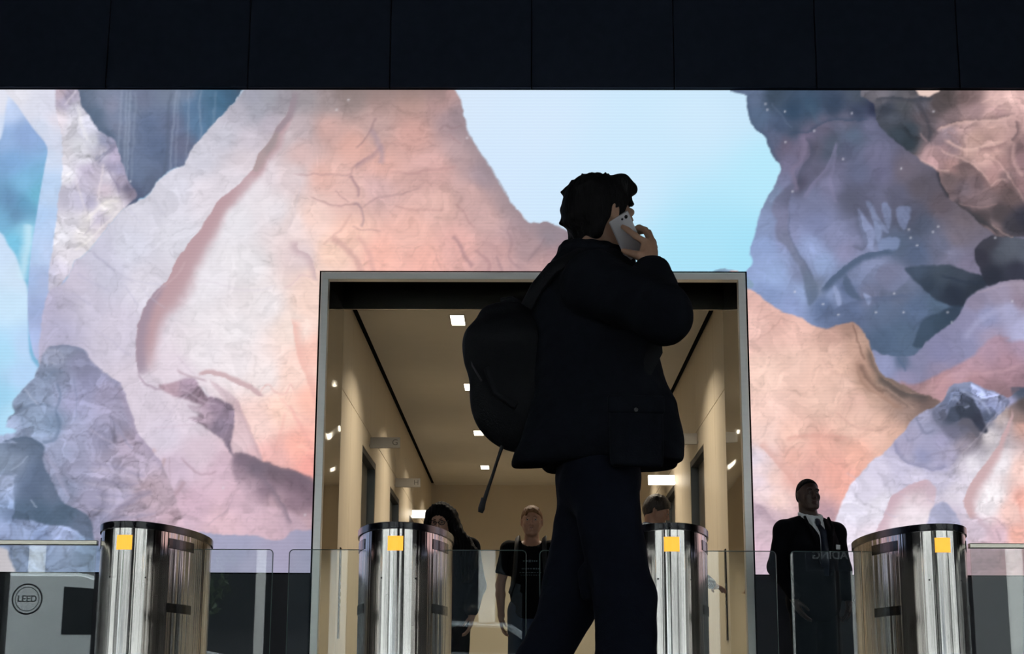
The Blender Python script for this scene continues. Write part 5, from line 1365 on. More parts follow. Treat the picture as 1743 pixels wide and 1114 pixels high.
# ---------------------------------------------------------------- the caller: man walking right with a phone at his ear
def caller():
    yb, yh = radians(8), radians(34)
    Y0 = 4.6
    base = v3(.195, Y0, 0)
    T = Frame(base + v3(-.010, 0, .97), yb, radians(-2))
    HF = Frame((.222, Y0 + .0, 1.683), yh, radians(-4))
    def K(x, y, z):            # a point seen at (x, z) in the plane Y0, moved y along its sight line
        f = (Y0 + y) / Y0
        return v3(x * f, Y0 + y, CAMZ + (z - CAMZ) * f)
    J = {}
    J['neck'] = v3(.190, Y0 + .0, 1.515)
    J['shR'] = v3(.190, Y0 - .175, 1.435)
    J['shL'] = v3(.165, Y0 + .180, 1.435)
    J['elR'] = K(.396, -.33, 1.385)
    J['wrR'] = K(.366, -.165, 1.528)
    J['elL'] = v3(.13, Y0 + .245, 1.15)
    J['wrL'] = v3(.22, Y0 + .235, .93)
    J['handL'] = (v3(.25, 0, -1), v3(0, -1, 0), v3(1, 0, 0))
    J['hipR'] = v3(.205, Y0 - .085, .925); J['hipL'] = v3(.205, Y0 + .085, .925)
    J['knR'] = v3(.272, Y0 - .095, .53); J['anR'] = v3(.285, Y0 - .10, .10)
    J['knL'] = v3(.118, Y0 + .085, .53); J['anL'] = v3(-.075, Y0 + .09, .15)
    J['toeR'] = unit(T.f); J['toeL'] = unit(T.f)
    # ---- body: one continuous surface
    B = Solid((-.36, Y0 - .42, -.0), (.62, Y0 + .40, 1.84), .005)
    body_prims(B, J, T, HF)
    # right hand round the phone: explicit pose
    Q = lambda x, y, z: K(x, y, z - .006)
    wr = J['wrR']
    B.cap(wr, .026, Q(.358, -.165, 1.570), .024, .012)
    kn = [Q(.352, -.168, 1.612), Q(.366, -.148, 1.622), Q(.373, -.125, 1.612), Q(.376, -.105, 1.597)]      # index ... little
    for kp in kn:
        B.cap(Q(.358, -.160, 1.560) * .55 + kp * .45, .017, kp, .0125, .012)
        B.cap(wr, .018, Q(.358, -.155, 1.560) * .5 + kp * .5, .017, .012)
    # index lies along the back of the phone
    for a, b, r0, r1 in ((kn[0], Q(.322, -.172, 1.632), .0105, .0098), (Q(.322, -.172, 1.632), Q(.300, -.163, 1.650), .0098, .009), (Q(.300, -.163, 1.650), Q(.285, -.153, 1.660), .009, .0075)):
        B.cap(a, r0, b, r1, .004)
    # the other fingers wrap the far edge
    for kp, m1, m2, tip in ((kn[1], Q(.352, -.122, 1.650), Q(.334, -.100, 1.658), Q(.318, -.092, 1.652)),
                            (kn[2], Q(.362, -.098, 1.642), Q(.346, -.076, 1.648), Q(.330, -.070, 1.640)),
                            (kn[3], Q(.368, -.082, 1.618), Q(.354, -.064, 1.618), Q(.340, -.062, 1.610))):
        B.cap(kp, .0105, m1, .0098, .004); B.cap(m1, .0098, m2, .009, .003); B.cap(m2, .009, tip, .0075, .003)
    # thumb under the phone
    B.cap(Q(.352, -.172, 1.555), .017, Q(.328, -.182, 1.572), .0125, .01)
    B.cap(Q(.328, -.182, 1.572), .0125, Q(.306, -.172, 1.578), .0105, .005)
    B.cap(Q(.306, -.172, 1.578), .0105, Q(.286, -.157, 1.586), .008, .004)
    root = B.mesh('person', M_skin1)
    tag(root, 'man in dark jacket walking right with a phone at his ear', 'person')
    eyes(HF, root, M_eyew, M_iris); brow(HF, root, M_hairblk)
    # ---- hair
    B = Solid(HF.o - .19, HF.o + .19, .0045)
    B.ell(HF.p(0, -.020, .036), (.088, .106, .090), HF.R, .01)
    B.ell(HF.p(0, -.055, .000), (.080, .072, .075), HF.R, .02)
    B.plane(HF.p(0, .080, .068), HF.f * .66 - HF.u * .75, .01)
    B.cap(HF.p(0, -.085, -.02), .035, HF.p(0, -.062, -.075), .030, .02)
    for s in (-1, 1):
        B.cap(HF.p(s * .068, -.045, -.01), .020, HF.p(s * .052, -.055, -.07), .022, .02)
        B.cap(HF.p(s * .073, .028, .04), .012, HF.p(s * .072, .018, -.012), .008, .012)
    rng = random.Random(8)
    for i in range(90):
        a = rng.uniform(-1, 1); f = rng.uniform(-.10, .085)
        r = a * .066 * sqrt(max(.1, 1 - (f / .125) ** 2))
        u = .036 + .087 * sqrt(max(.04, 1 - (r / .088) ** 2 - ((f + .02) / .11) ** 2))
        p = HF.p(r, f, u - .008)
        q = HF.p(r + rng.uniform(-.014, .014), f + rng.uniform(-.012, .022), u + rng.uniform(.000, .009))
        B.cap(p, .010, q, .003, .01)
    for i in range(16):                                   # quiff over the forehead
        r = rng.uniform(-.055, .055)
        B.cap(HF.p(r, .040, .102), .024, HF.p(r * 1.05, .072 + rng.uniform(-.012, .008), .098 + rng.uniform(-.010, .014)), .008, .02)
    for i in range(20):                                   # ruffled back
        r = rng.uniform(-.06, .06); u = rng.uniform(-.05, .08)
        B.cap(HF.p(r, -.098, u), .014, HF.p(r * 1.1, -.113 + rng.uniform(-.004, .004), u + rng.uniform(-.018, .0)), .006, .016)
    B.mesh('hair', M_hairblk, root)
    # ---- jacket
    B = Solid((-.30, Y0 - .48, .84), (.66, Y0 + .40, 1.66), .006)
    X = lambda x, z, y=0: v3(x, Y0 + y, z)
    R3 = T.R
    B.ell(X(.205, 1.29), (.205, .172, .21), R3, .03)
    B.ell(X(.200, 1.38), (.190, .150, .13), R3, .05)
    B.ell(X(.222, 1.12), (.212, .185, .22), R3, .04)
    B.ell(X(.242, 1.00), (.205, .20, .15), R3, .04)
    B.cap(X(.10, 1.40, -.05), .085, X(.13, 1.00, -.08), .105, .04)
    B.cap(X(.10, 1.40, .05), .085, X(.13, 1.00, .08), .105, .04)
    B.cap(X(.07, 1.06, 0), .07, X(.005, .935, -.02), .052, .04)        # flaring back hem
    B.cap(X(.07, 1.06, -.08), .06, X(.01, .935, -.10), .048, .04)
    B.cap(X(.37, 1.10, -.03), .062, X(.386, .93, -.05), .062, .04)     # loose front corner
    B.cap(X(.37, 1.10, .06), .06, X(.378, .93, .08), .06, .04)
    for s, y in (('shR', -1), ('shL', 1)):
        B.cap(J[s], .082, J['neck'] + v3(-.015, y * .03, -.035), .085, .04)
    # sleeves
    B.cap(J['shR'], .090, J['elR'], .072, .03)
    B.ell(J['elR'] + v3(.008, 0, .0), (.072, .07, .075), None, .03)
    B.cap(J['elR'], .072, J['wrR'] + v3(.002, -.006, -.004), .052, .03)
    B.cap(J['shL'], .088, J['elL'], .07, .03); B.cap(J['elL'], .07, J['wrL'] + v3(0, 0, .02), .052, .03)
    # collar
    ring = [(cos(a), sin(a)) for a in np.linspace(0, 2 * pi, 15)]
    pts = [v3(.206 + .092 * c, Y0 + .086 * s_, 1.562 - .018 * c) for c, s_ in ring]
    for a, b in zip(pts[:-1], pts[1:]): B.cap(a, .020, b, .020, .016)
    pts = [v3(.203 + .098 * c, Y0 + .092 * s_, 1.508 - .018 * c) for c, s_ in ring]
    for a, b in zip(pts[:-1], pts[1:]): B.cap(a, .030, b, .030, .03)
    # cuff opening and hem
    d = unit(J['wrR'] - J['elR'])
    def cuff(x, y, z):
        e = (x - J['wrR'][0]) * d[0] + (y - J['wrR'][1]) * d[1] + (z - J['wrR'][2]) * d[2]
        rad = np.sqrt((x - J['wrR'][0]) ** 2 + (y - J['wrR'][1]) ** 2 + (z - J['wrR'][2]) ** 2) - .11
        return np.maximum(-(e + .012), rad)
    B.fn(cuff, .004, True)
    B.plane(v3(.2, Y0, .932), v3(.035, 0, -1), .012)
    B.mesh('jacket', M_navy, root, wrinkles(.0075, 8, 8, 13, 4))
    # collar flap, pocket, flap, buttons
    B = Solid((.15, Y0 - .32, .90), (.48, Y0 - .08, 1.16), .005)
    B.rbox(K(.318, -.20, 1.02), (.076, .013, .085), Frame((0, 0, 0), yb).R[:, [1, 0, 2]], .012)
    B.mesh('pocket', M_navy, root)
    B = Solid((.15, Y0 - .32, .98), (.48, Y0 - .08, 1.2), .004)
    B.rbox(K(.318, -.206, 1.115), (.080, .012, .026), Frame((0, 0, 0), yb).R[:, [1, 0, 2]], .006)
    B.mesh('pocket_flap', M_navy, root)
    tb('stud', [K(.318, -.222, 1.100), K(.318, -.214, 1.100)], .006, M_panelblk, root, 10)
    for z in (1.02, 1.14):
        xf = .358 + (1.26 - z) * .12
        tb('stud', [(xf + .024, Y0 - .03, z), (xf + .032, Y0 - .032, z)], .007, M_panelblk, root, 10)
    # ---- trousers
    B = Solid((-.30, Y0 - .26, .03), (.48, Y0 + .26, 1.06), .006)
    B.ell((.205, Y0, .90), (.158, .122, .13), T.R, .03)
    for s, y in (('R', -1), ('L', 1)):
        hp, kn_, an = J['hip' + s], J['kn' + s], J['an' + s]
        B.cap(hp, .100, kn_ + v3(0, 0, .02), .080, .035)
    B.cap(J['knR'] + v3(.004, 0, .02), .084, v3(.276, Y0 - .098, .36), .086, .02)
    B.cap(v3(.276, Y0 - .098, .36), .086, J['anR'] + v3(0, 0, -.01), .078, .02)
    B.cap(J['knL'], .080, J['knL'] * .6 + J['anL'] * .4, .068, .02)
    B.cap(J['knL'] * .6 + J['anL'] * .4, .068, J['anL'] + v3(0, 0, -.01), .062, .02)
    B.cap(v3(.175, Y0 - .05, .62), .03, v3(.168, Y0 - .05, .565), .016, .03)
    B.plane(v3(0, 0, .055), v3(0, 0, -1), .01)
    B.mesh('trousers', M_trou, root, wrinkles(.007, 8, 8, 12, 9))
    make_shoes(J, M_shoeblk, root, 0, radians(42))
    # ---- phone
    ctr = K(.298, -.128, 1.624)
    lx = unit(v3(.40, .58, -.70)); nz = unit(v3(.42, -.80, -.36)); ly = np.cross(nz, lx); ly = unit(ly); nz = unit(np.cross(lx, ly))
    if nz[1] > 0: nz, ly = -nz, -ly
    bm = bmesh.new()
    box(bm, (-.069, -.034, -.0038), (.069, .034, .0038), .0034, 3)
    ph = obj('mobile_phone', bm, M_phone, None, smooth=True, auto=40)
    ph.matrix_world = Matrix(((lx[0], ly[0], nz[0], ctr[0]), (lx[1], ly[1], nz[1], ctr[1]), (lx[2], ly[2], nz[2], ctr[2]), (0, 0, 0, 1)))
    tag(ph, 'silver mobile phone held to the ear of the walking man', 'phone')
    bx('screen', (-.066, -.031, -.0046), (.066, .031, -.0036), M_phonedark, ph)
    tb('camera_lens', [(-.056, .020, .0036), (-.056, .020, .0048)], .0055, M_phonedark, ph, 12)
    tb('camera_lens', [(-.056, .006, .0036), (-.056, .006, .0048)], .0035, M_phonedark, ph, 12)
    # ---- backpack
    B = Solid((-.26, Y0 - .24, .92), (.12, Y0 + .24, 1.50), .006)
    tilt = Frame((0, 0, 0), 0, radians(-6)).R
    B.ell(X(-.034, 1.290), (.124, .155, .10), tilt, .05)
    B.ell(X(-.012, 1.18), (.086, .155, .15), tilt, .05)
    B.ell(X(-.006, 1.08), (.076, .140, .11), tilt, .05)
    B.ell(X(-.062, 1.245), (.066, .115, .075), tilt, .04)
    B.ell(X(-.040, 1.12), (.054, .105, .09), tilt, .04)
    B.ell(X(-.015, 1.375), (.056, .12, .045), tilt, .04)
    B.plane(v3(.075, Y0, 1.2), v3(1, 0, 0), .01)
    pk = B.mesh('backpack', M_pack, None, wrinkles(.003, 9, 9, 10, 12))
    tag(pk, 'bulging black backpack on the back of the man with the phone', 'backpack')
    tb('top_handle', [X(-.01, 1.405, -.03), X(-.045, 1.425, -.025), X(-.072, 1.428, 0), X(-.05, 1.425, .025), X(-.01, 1.405, .03)], (.008), M_pack, pk, 8)
    for y in (-.115, .115):
        tb('shoulder_strap', [X(.00, 1.385, y * .8), X(.03, 1.44, y * .95), X(.075, 1.495, y), X(.15, 1.535, y), X(.25, 1.535, y), X(.315, 1.48, y), X(.356, 1.38, y), X(.362, 1.25, y * 1.1), X(.31, 1.15, y * 1.4)], [(.012, .028)] * 9, M_pack, pk, 10)
        tb('side_strap', [X(-.115, 1.2, y), X(-.09, 1.12, y * 1.25), X(-.03, 1.08, y * 1.42)], [(.006, .012)] * 3, M_pack, pk, 8)
    hs = [X(-.070, .99, -.02), X(-.082, .955, -.02), X(-.099, .90, -.021), X(-.114, .855, -.022), X(-.126, .815, -.022)]
    h_ = tb('hanging_strap', hs, [(.007, .004), (.006, .003), (.006, .003), (.007, .003), (.008, .003)], M_web, pk, 8)
    bm = bmesh.new()
    tube(bm, [X(-.122, .838, -.022), X(-.129, .808, -.022), X(-.132, .797, -.022)], [(.009, .005), (.012, .006), (.009, .004)], 10)
    obj('strap_end', bm, M_web, h_, smooth=True)
    tb('zipper_pull', [X(-.138, 1.165, -.03), X(-.150, 1.145, -.03), X(-.154, 1.125, -.03)], .0035, M_web, pk, 6)
    tb('zipper', [X(-.166, 1.28, -.04), X(-.158, 1.22, -.05), X(-.130, 1.17, -.07)], .003, M_web, pk, 6)
    return root
caller()

# ---------------------------------------------------------------- standing figures
def short_hair(HF, m, parent, thick=.008, front=(.083, .062), slope=(.62, -.78), sc=1.0, tuft=0, seed=3):
    B = Solid(HF.o - .17, HF.o + .17, .005)
    B.ell(HF.p(0, -.016 * sc, .034 * sc), ((.075 + thick) * sc, (.096 + thick) * sc, (.086 + thick) * sc), HF.R, .01)
    B.ell(HF.p(0, -.05 * sc, .0), ((.068 + thick) * sc, (.064 + thick) * sc, .075 * sc), HF.R, .015)
    B.plane(HF.p(0, front[0], front[1]), HF.f * slope[0] + HF.u * slope[1], .008)
    B.cap(HF.p(0, -.075, -.03), .03, HF.p(0, -.055, -.07), .028, .02)
    rng = random.Random(seed)
    for i in range(tuft):
        r = rng.uniform(-.055, .055); f = rng.uniform(-.06, .075)
        u = .034 + .088 * sqrt(max(.05, 1 - (r / .085) ** 2 - ((f + .016) / .105) ** 2))
        B.cap(HF.p(r, f, u - .006), .012, HF.p(r + rng.uniform(-.01, .01), f + rng.uniform(-.005, .02), u + rng.uniform(.002, .012)), .004, .008)
    return B.mesh('hair', m, parent)
def trousers_mesh(J, T, m, parent, rt=.10, rk=.078, ra=.068, h=.009, top=.10):
    lo = np.min([J['anR'], J['anL'], J['hipR'], J['hipL']], 0) - .25
    hi = np.max([J['hipR'], J['hipL']], 0) + v3(.25, .25, .3)
    B = Solid((lo[0], lo[1], .0), hi, h)
    B.ell(T.p(0, 0, -.005), (.165, .118, .135), T.R, .03)
    for s in 'RL':
        B.cap(J['hip' + s], rt, J['kn' + s], rk, .03)
        B.cap(J['kn' + s], rk, J['an' + s], ra, .02)
    B.plane(v3(0, 0, .045), v3(0, 0, -1), .01)
    B.plane(T.p(0, 0, top), T.u, .008)
    return B.mesh('trousers', m, parent, wrinkles(.006, 8, 8, 12, 5))

def guard():
    Yg = 11.3
    yaw = radians(-90 + 24)
    # shoulders centre at pixel 1379 -> x about 1.99
    T = Frame((1.995, Yg, .985), yaw)
    H = 1.77
    J = stand_joints(T, H)
    for s, g in (('R', 1), ('L', -1)):
        J['sh' + s] = T.p(g * .216, -.01, .418)
        J['el' + s] = T.p(g * .272, -.03, .16)
        J['wr' + s] = T.p(g * .225, .10, -.06)
        J['hand' + s] = (unit(-T.u - T.r * g * .25 + T.f * .3), unit(-T.r * g), unit(T.f))
    HF = Frame((1.985, Yg - .02, 1.652), radians(-90 + 15), radians(4))
    J['neck'] = v3(1.990, Yg + .0, 1.485)
    B = Solid((1.60, Yg - .42, 0), (2.42, Yg + .42, 1.80), .007)
    body_prims(B, J, T, HF, sc=.97)
    B.cap(J['neck'] - v3(0, 0, .03), .064, HF.p(0, -.034, -.05), .058, .02)
    root = B.mesh('person', M_skin2)
    tag(root, 'guard in a black suit and tie standing before the screen behind the turnstiles', 'person')
    eyes(HF, root, M_eyew, M_iris, .97); brow(HF, root, M_hairblk, .97)
    short_hair(HF, M_hairblk, root, .0015, (.074, .092), (.62, -.78))
    bm = bmesh.new(); tube(bm, [HF.p(-.022, .088, -.062), HF.p(-.008, .096, -.058), HF.p(0, .0965, -.0595), HF.p(.008, .096, -.058), HF.p(.022, .088, -.062)], [.003, .006, .006, .006, .003], 8)
    tube(bm, [HF.p(-.020, .086, -.068), HF.p(0, .094, -.071), HF.p(.020, .086, -.068)], [.003, .007, .003], 8)
    obj('lips', bm, M_lipd, root, smooth=True)
    # white shirt front and collar
    B = Solid((1.70, Yg - .36, 1.05), (2.32, Yg + .3, 1.62), .006)
    B.ell(T.p(0, .010, .30), (.165, .128, .20), T.R, .03)
    B.cap(J['shR'] * .55 + J['neck'] * .45 - v3(0, 0, .03), .062, J['neck'] - v3(0, 0, .045), .07, .03)
    B.cap(J['shL'] * .55 + J['neck'] * .45 - v3(0, 0, .03), .062, J['neck'] - v3(0, 0, .045), .07, .03)
    n0 = J['neck'] + v3(0, 0, .01) + T.f * .012
    ring = [n0 + T.r * (.078 * sin(a)) + T.f * (.074 * cos(a)) + v3(0, 0, -.022 * cos(a) + .018) for a in np.linspace(0, 2 * pi, 15)]
    for dz in (-.018, -.007, .004):
        for a, b in zip(ring[:-1], ring[1:]): B.cap(a + v3(0, 0, dz), .009, b + v3(0, 0, dz), .009, .008)
    for g in (-1, 1):
        B.cap(n0 + T.r * g * .045 + T.f * .060 - v3(0, 0, .005), .012, n0 + T.r * g * .030 + T.f * .085 - v3(0, 0, .055), .010, .012)
    B.mesh('shirt', M_shirtw, root)
    # tie
    bm = bmesh.new()
    tube(bm, [n0 + T.f * .083 + v3(0, 0, -.018), n0 + T.f * .092 + v3(0, 0, -.040), n0 + T.f * .094 + v3(0, 0, -.066)], [(.024, .012), (.027, .016), (.019, .013)], 10)
    pts = [n0 + T.f * .096 + v3(0, 0, -.060), T.p(-.004, .142, .40), T.p(.002, .157, .30), T.p(.0, .155, .20), T.p(0, .140, .10)]
    tube(bm, pts, [(.012, .016), (.007, .028), (.006, .036), (.006, .040), (.005, .042)], 12)
    # flat blade oriented across the chest
    tie = obj('tie', bm, M_tie, root, smooth=True)
    # jacket with a deep V
    B = Solid((1.55, Yg - .46, .68), (2.48, Yg + .46, 1.60), .007)
    B.ell(T.p(0, .005, .30), (.205, .150, .22), T.R, .03)
    B.ell(T.p(0, .005, .12), (.190, .145, .22), T.R, .04)
    B.ell(T.p(0, .0, -.06), (.205, .155, .20), T.R, .04)
    for s in 'RL':
        B.cap(J['sh' + s] + v3(0, 0, .004), .064, J['neck'] - v3(0, 0, .010), .060, .03)
        B.ell(J['sh' + s] + v3(0, 0, -.01), (.070, .070, .068), None, .02)
        B.cap(J['sh' + s], .068, J['el' + s], .062, .03)
        B.cap(J['el' + s], .062, J['wr' + s] + v3(0, 0, .03), .046, .03)
        dd = unit(J['wr' + s] - J['el' + s])
    r_, f_, u_, o_ = T.r, T.f, T.u, T.o
    def vcut(x, y, z):
        qx, qy, qz = x - o_[0], y - o_[1], z - o_[2]
        r = qx * r_[0] + qy * r_[1] + qz * r_[2]
        f = qx * f_[0] + qy * f_[1] + qz * f_[2]
        u = qx * u_[0] + qy * u_[1] + qz * u_[2]
        return np.maximum((np.abs(r) - np.maximum(np.clip((u - .33) * .50, -.2, .10), np.where(u > .16, .022, -.2))) * .9, -(f - .02))
    B.fn(vcut, .006, True)
    def neckhole(x, y, z):
        c = J['neck'] + v3(0, 0, .02)
        return np.sqrt((x - c[0]) ** 2 + (y - c[1]) ** 2 + ((z - c[2]) * .5) ** 2) - .082
    B.fn(neckhole, .006, True)
    B.plane(T.p(0, 0, -.21), -T.u, .008)
    B.mesh('suit_jacket', M_suit, root, wrinkles(.004, 7, 7, 9, 21))
    for g in (-1, 1):
        pts = [(g * .098, .075, .510), (g * .098, .125, .44), (g * .070, .150, .36), (g * .050, .162, .27), (g * .036, .162, .18)]
        bm = bmesh.new(); tube(bm, [T.p(*p) for p in pts], [(.010, .010), (.020, .008), (.026, .008), (.020, .008), (.006, .006)], 10)
        obj('lapel', bm, M_suit, root, smooth=True)
    # badge on his left breast
    c = T.p(-.118, .152, .30)
    bm = bmesh.new(); box(bm, (-.021, -.004, -.016), (.021, .004, .016), .002, 1)
    bd = obj('name_badge', bm, M_badge, root)
    bd.location = c; bd.rotation_euler = (0, 0, yaw + pi / 2 + radians(16))
    trousers_mesh(J, T, M_suit, root)
    make_shoes(J, M_shoeblk, root)
guard()

def tshirt_man():
    Yt = 12.85
    yaw = radians(-92)
    T = Frame((.035, Yt, .955), yaw)
    J = stand_joints(T, 1.72)
    for s, g in (('R', 1), ('L', -1)):
        J['el' + s] = T.p(g * .245, -.02, .165)
        J['wr' + s] = T.p(g * .232, .05, -.075)
    HF = Frame((.042, Yt - .015, 1.620), radians(-92), radians(2))
    J['neck'] = v3(.040, Yt + .005, 1.455)
    B = Solid((-.36, Yt - .36, 0), (.44, Yt + .36, 1.78), .007)
    body_prims(B, J, T, HF, sc=1.06)
    root = B.mesh('person', M_skin4)
    tag(root, 'man with short ginger hair in a black t-shirt walking out of the corridor', 'person')
    eyes(HF, root, M_eyew, M_iris, 1.06); brow(HF, root, M_hairgin, 1.06)
    short_hair(HF, M_hairgin, root, .008, (.093, .074), (.52, -.85), sc=1.05, tuft=60)
    bm = bmesh.new()
    tube(bm, [HF.p(-.024, .086, -.064), HF.p(-.008, .095, -.060), HF.p(0, .0955, -.0615), HF.p(.008, .095, -.060), HF.p(.024, .086, -.064)], [.002, .0055, .005, .0055, .002], 8)
    tube(bm, [HF.p(-.020, .086, -.069), HF.p(0, .094, -.0715), HF.p(.020, .086, -.069)], [.002, .006, .002], 8)
    obj('lips', bm, M_lip, root, smooth=True)
    B = Solid((-.42, Yt - .34, .82), (.50, Yt + .34, 1.56), .007)
    B.ell(T.p(0, .005, .30), (.185, .135, .21), T.R, .03)
    B.ell(T.p(0, .005, .10), (.165, .125, .20), T.R, .04)
    B.ell(T.p(0, .0, -.04), (.175, .130, .12), T.R, .04)
    for s in 'RL':
        B.cap(J['sh' + s], .066, J['neck'] - v3(0, 0, .045), .066, .03)
        e = J['sh' + s] * .30 + J['el' + s] * .70
        B.cap(J['sh' + s], .070, e, .064, .025)
        d = unit(J['el' + s] - J['sh' + s])
        def cut(x, y, z, e=e, d=d):
            return np.maximum(-((x - e[0]) * d[0] + (y - e[1]) * d[1] + (z - e[2]) * d[2]), np.sqrt((x - e[0]) ** 2 + (y - e[1]) ** 2 + (z - e[2]) ** 2) - .10)
        B.fn(cut, .004, True)
    c = J['neck'] + v3(0, -.02, .015)
    B.fn(lambda x, y, z: np.sqrt((x - c[0]) ** 2 + (y - c[1]) ** 2 + (z - c[2]) ** 2) - .082, .006, True)
    B.plane(T.p(0, 0, -.10), -T.u, .008)
    sh = B.mesh('t_shirt', M_tee, root, wrinkles(.005, 8, 8, 10, 31))
    # faded chest print: rows of strokes
    rng = random.Random(4)
    bm = bmesh.new()
    for row, (u, hw, hh) in enumerate(((.345, .055, .016), (.285, .07, .010), (.255, .085, .006), (.235, .075, .005))):
        x = -hw
        while x < hw:
            w = rng.uniform(.008, .02)
            fdepth = .131 * sqrt(max(.1, 1 - (x / .185) ** 2 - ((u - .30) / .21) ** 2)) + .010
            p = T.p(x + w / 2, fdepth, u)
            bmesh.ops.create_cube(bm, size=1, matrix=Matrix.Translation(p) @ Matrix.Rotation(yaw + pi / 2, 4, 'Z') @ Matrix.Diagonal((w, .004, hh * rng.uniform(.7, 1.2), 1)))
            x += w + .006
    pr_ = obj('shirt_print', bm, M_print, sh)
    pr_['kind'] = 'stuff'
    trousers_mesh(J, T, M_jean, root, top=.06)
    make_shoes(J, M_shoeblk, root)
    # his backpack: straps over both shoulders, sack behind
    B = Solid((-.24, Yt + .02, .98), (.32, Yt + .46, 1.54), .008)
    B.ell(T.p(0, -.215, .30), (.145, .095, .22), T.R, .03)
    B.ell(T.p(0, -.25, .20), (.12, .08, .13), T.R, .03)
    pk = B.mesh('backpack', M_pack)
    tag(pk, 'black backpack worn by the ginger-haired man, its straps showing on his chest', 'backpack')
    for g in (-1, 1):
        pts = [(g * .10, -.14, .50), (g * .105, -.06, .545), (g * .108, .03, .54), (g * .110, .10, .48), (g * .113, .142, .40), (g * .118, .150, .30), (g * .132, .135, .18), (g * .165, .06, .10), (g * .15, -.10, .08)]
        tb('shoulder_strap', [T.p(*p) for p in pts], [(.007, .024)] * 9 if False else [(.024, .007), (.024, .007), (.024, .007), (.022, .008), (.022, .008), (.022, .008), (.02, .007), (.014, .006), (.012, .006)], M_web, pk, 10)
tshirt_man()

def longhair():
    Yd = 12.2
    yaw = radians(-90 - 10)
    T = Frame((-.600, Yd, .915), yaw)
    J = stand_joints(T, 1.70)
    for s, g in (('R', 1), ('L', -1)):
        J['wr' + s] = T.p(g * .215, .09, -.06)
    HF = Frame((-.648, Yd - .075, 1.560), radians(-90 - 12), radians(-20))
    J['neck'] = v3(-.615, Yd - .005, 1.408)
    B = Solid((-1.0, Yd - .38, 0), (-.2, Yd + .36, 1.76), .007)
    body_prims(B, J, T, HF)
    root = B.mesh('person', M_skin3)
    tag(root, 'person with long black hair and glasses looking down behind a turnstile', 'person')
    eyes(HF, root, M_eyew, M_iris); brow(HF, root, M_hairblk)
    # long hair falling over both shoulders
    B = Solid((-1.02, Yd - .36, 1.08), (-.22, Yd + .30, 1.78), .006)
    B.ell(HF.p(0, -.022, .036), (.094, .110, .098), HF.R, .01)
    B.plane(HF.p(0, .086, .066), HF.f * .86 - HF.u * .5, .01)
    t = T.p
    for g in (-1, 1):
        B.chain([HF.p(g * .030, .045, .105), HF.p(g * .072, .030, .055), HF.p(g * .092, .005, -.02), HF.p(g * .100, -.02, -.10)], [.030, .030, .034, .036], .03)
        B.chain([HF.p(g * .075, -.04, .03), HF.p(g * .095, -.05, -.09), t(g * .135, .02, .42), t(g * .150, .07, .31), t(g * .15, .10, .20)], [.05, .052, .055, .045, .016], .03)
    B.chain([HF.p(-.085, .0, -.04), t(-.155, .06, .47), t(-.205, .09, .40), t(-.215, .11, .30), t(-.205, .125, .18)], [.04, .048, .044, .034, .012], .03)
    B.chain([HF.p(0, -.09, .03), HF.p(0, -.11, -.10), t(0, -.13, .36), t(0, -.13, .22)], [.06, .075, .085, .05], .04)
    for i in range(18):
        rng = random.Random(i)
        g = 1 if i % 2 else -1
        B.chain([t(g * rng.uniform(.10, .17), rng.uniform(.02, .1), .40), t(g * rng.uniform(.13, .21), rng.uniform(.05, .13), .28), t(g * rng.uniform(.14, .22), rng.uniform(.08, .14), rng.uniform(.12, .2))], [.014, .012, .005], .012)
    B.mesh('hair', M_hairblk, root, lambda V: .002 * np.sin(V[:, 0] * 260 + 3 * np.sin(V[:, 2] * 22)))
    # moustache and chin beard
    B = Solid(HF.o - .16, HF.o + .16, .005)
    B.cap(HF.p(-.024, .086, -.050), .007, HF.p(.024, .086, -.050), .007, .006)
    B.ell(HF.p(0, .072, -.105), (.032, .022, .022), HF.R, .01)
    B.mesh('beard', M_hairblk, root)
    # glasses
    gl = None
    for g in (-1, 1):
        c = (g * .033, .105, .004)
        pts = [HF.p(c[0] + .024 * cos(a), c[1] - .004 * abs(cos(a)), c[2] + .017 * sin(a)) for a in np.linspace(0, 2 * pi, 19)[:-1]]
        if gl is None:
            gl = tb('glasses', pts, .0026, M_glassesf, root, 6, True)
            rim = gl
        else:
            rim = tb('rim', pts, .0026, M_glassesf, gl, 6, True)
        bm = bmesh.new()
        bm.faces.new([bm.verts.new(p) for p in pts])
        obj('lens', bm, M_glass, gl)
        tb('temple', [HF.p(g * .057, .100, .006), HF.p(g * .074, .06, .008), HF.p(g * .080, -.01, .012)], .0024, M_glassesf, gl, 6)
    tb('bridge', [HF.p(-.010, .106, .006), HF.p(0, .109, .009), HF.p(.010, .106, .006)], .0024, M_glassesf, gl, 6)
    # dark jacket
    B = Solid((-1.08, Yd - .42, .74), (-.14, Yd + .38, 1.52), .007)
    B.ell(T.p(0, .005, .30), (.195, .145, .21), T.R, .03)
    B.ell(T.p(0, .01, .10), (.185, .145, .22), T.R, .04)
    B.ell(T.p(0, .0, -.06), (.195, .15, .15), T.R, .04)
    for s in 'RL':
        B.cap(J['sh' + s], .072, J['neck'] - v3(0, 0, .04), .066, .03)
        B.cap(J['sh' + s], .075, J['el' + s], .066, .03)
        B.cap(J['el' + s], .066, J['wr' + s] + v3(0, 0, .03), .050, .03)
    B.plane(T.p(0, 0, -.17), -T.u, .01)
    c = J['neck'] + v3(0, -.01, .03)
    B.fn(lambda x, y, z: np.sqrt((x - c[0]) ** 2 + (y - c[1]) ** 2 + (z - c[2]) ** 2) - .075, .006, True)
    B.mesh('jacket', M_jacket2, root, wrinkles(.005, 8, 8, 10, 41))
    trousers_mesh(J, T, M_suit, root)
    make_shoes(J, M_shoeblk, root)
longhair()

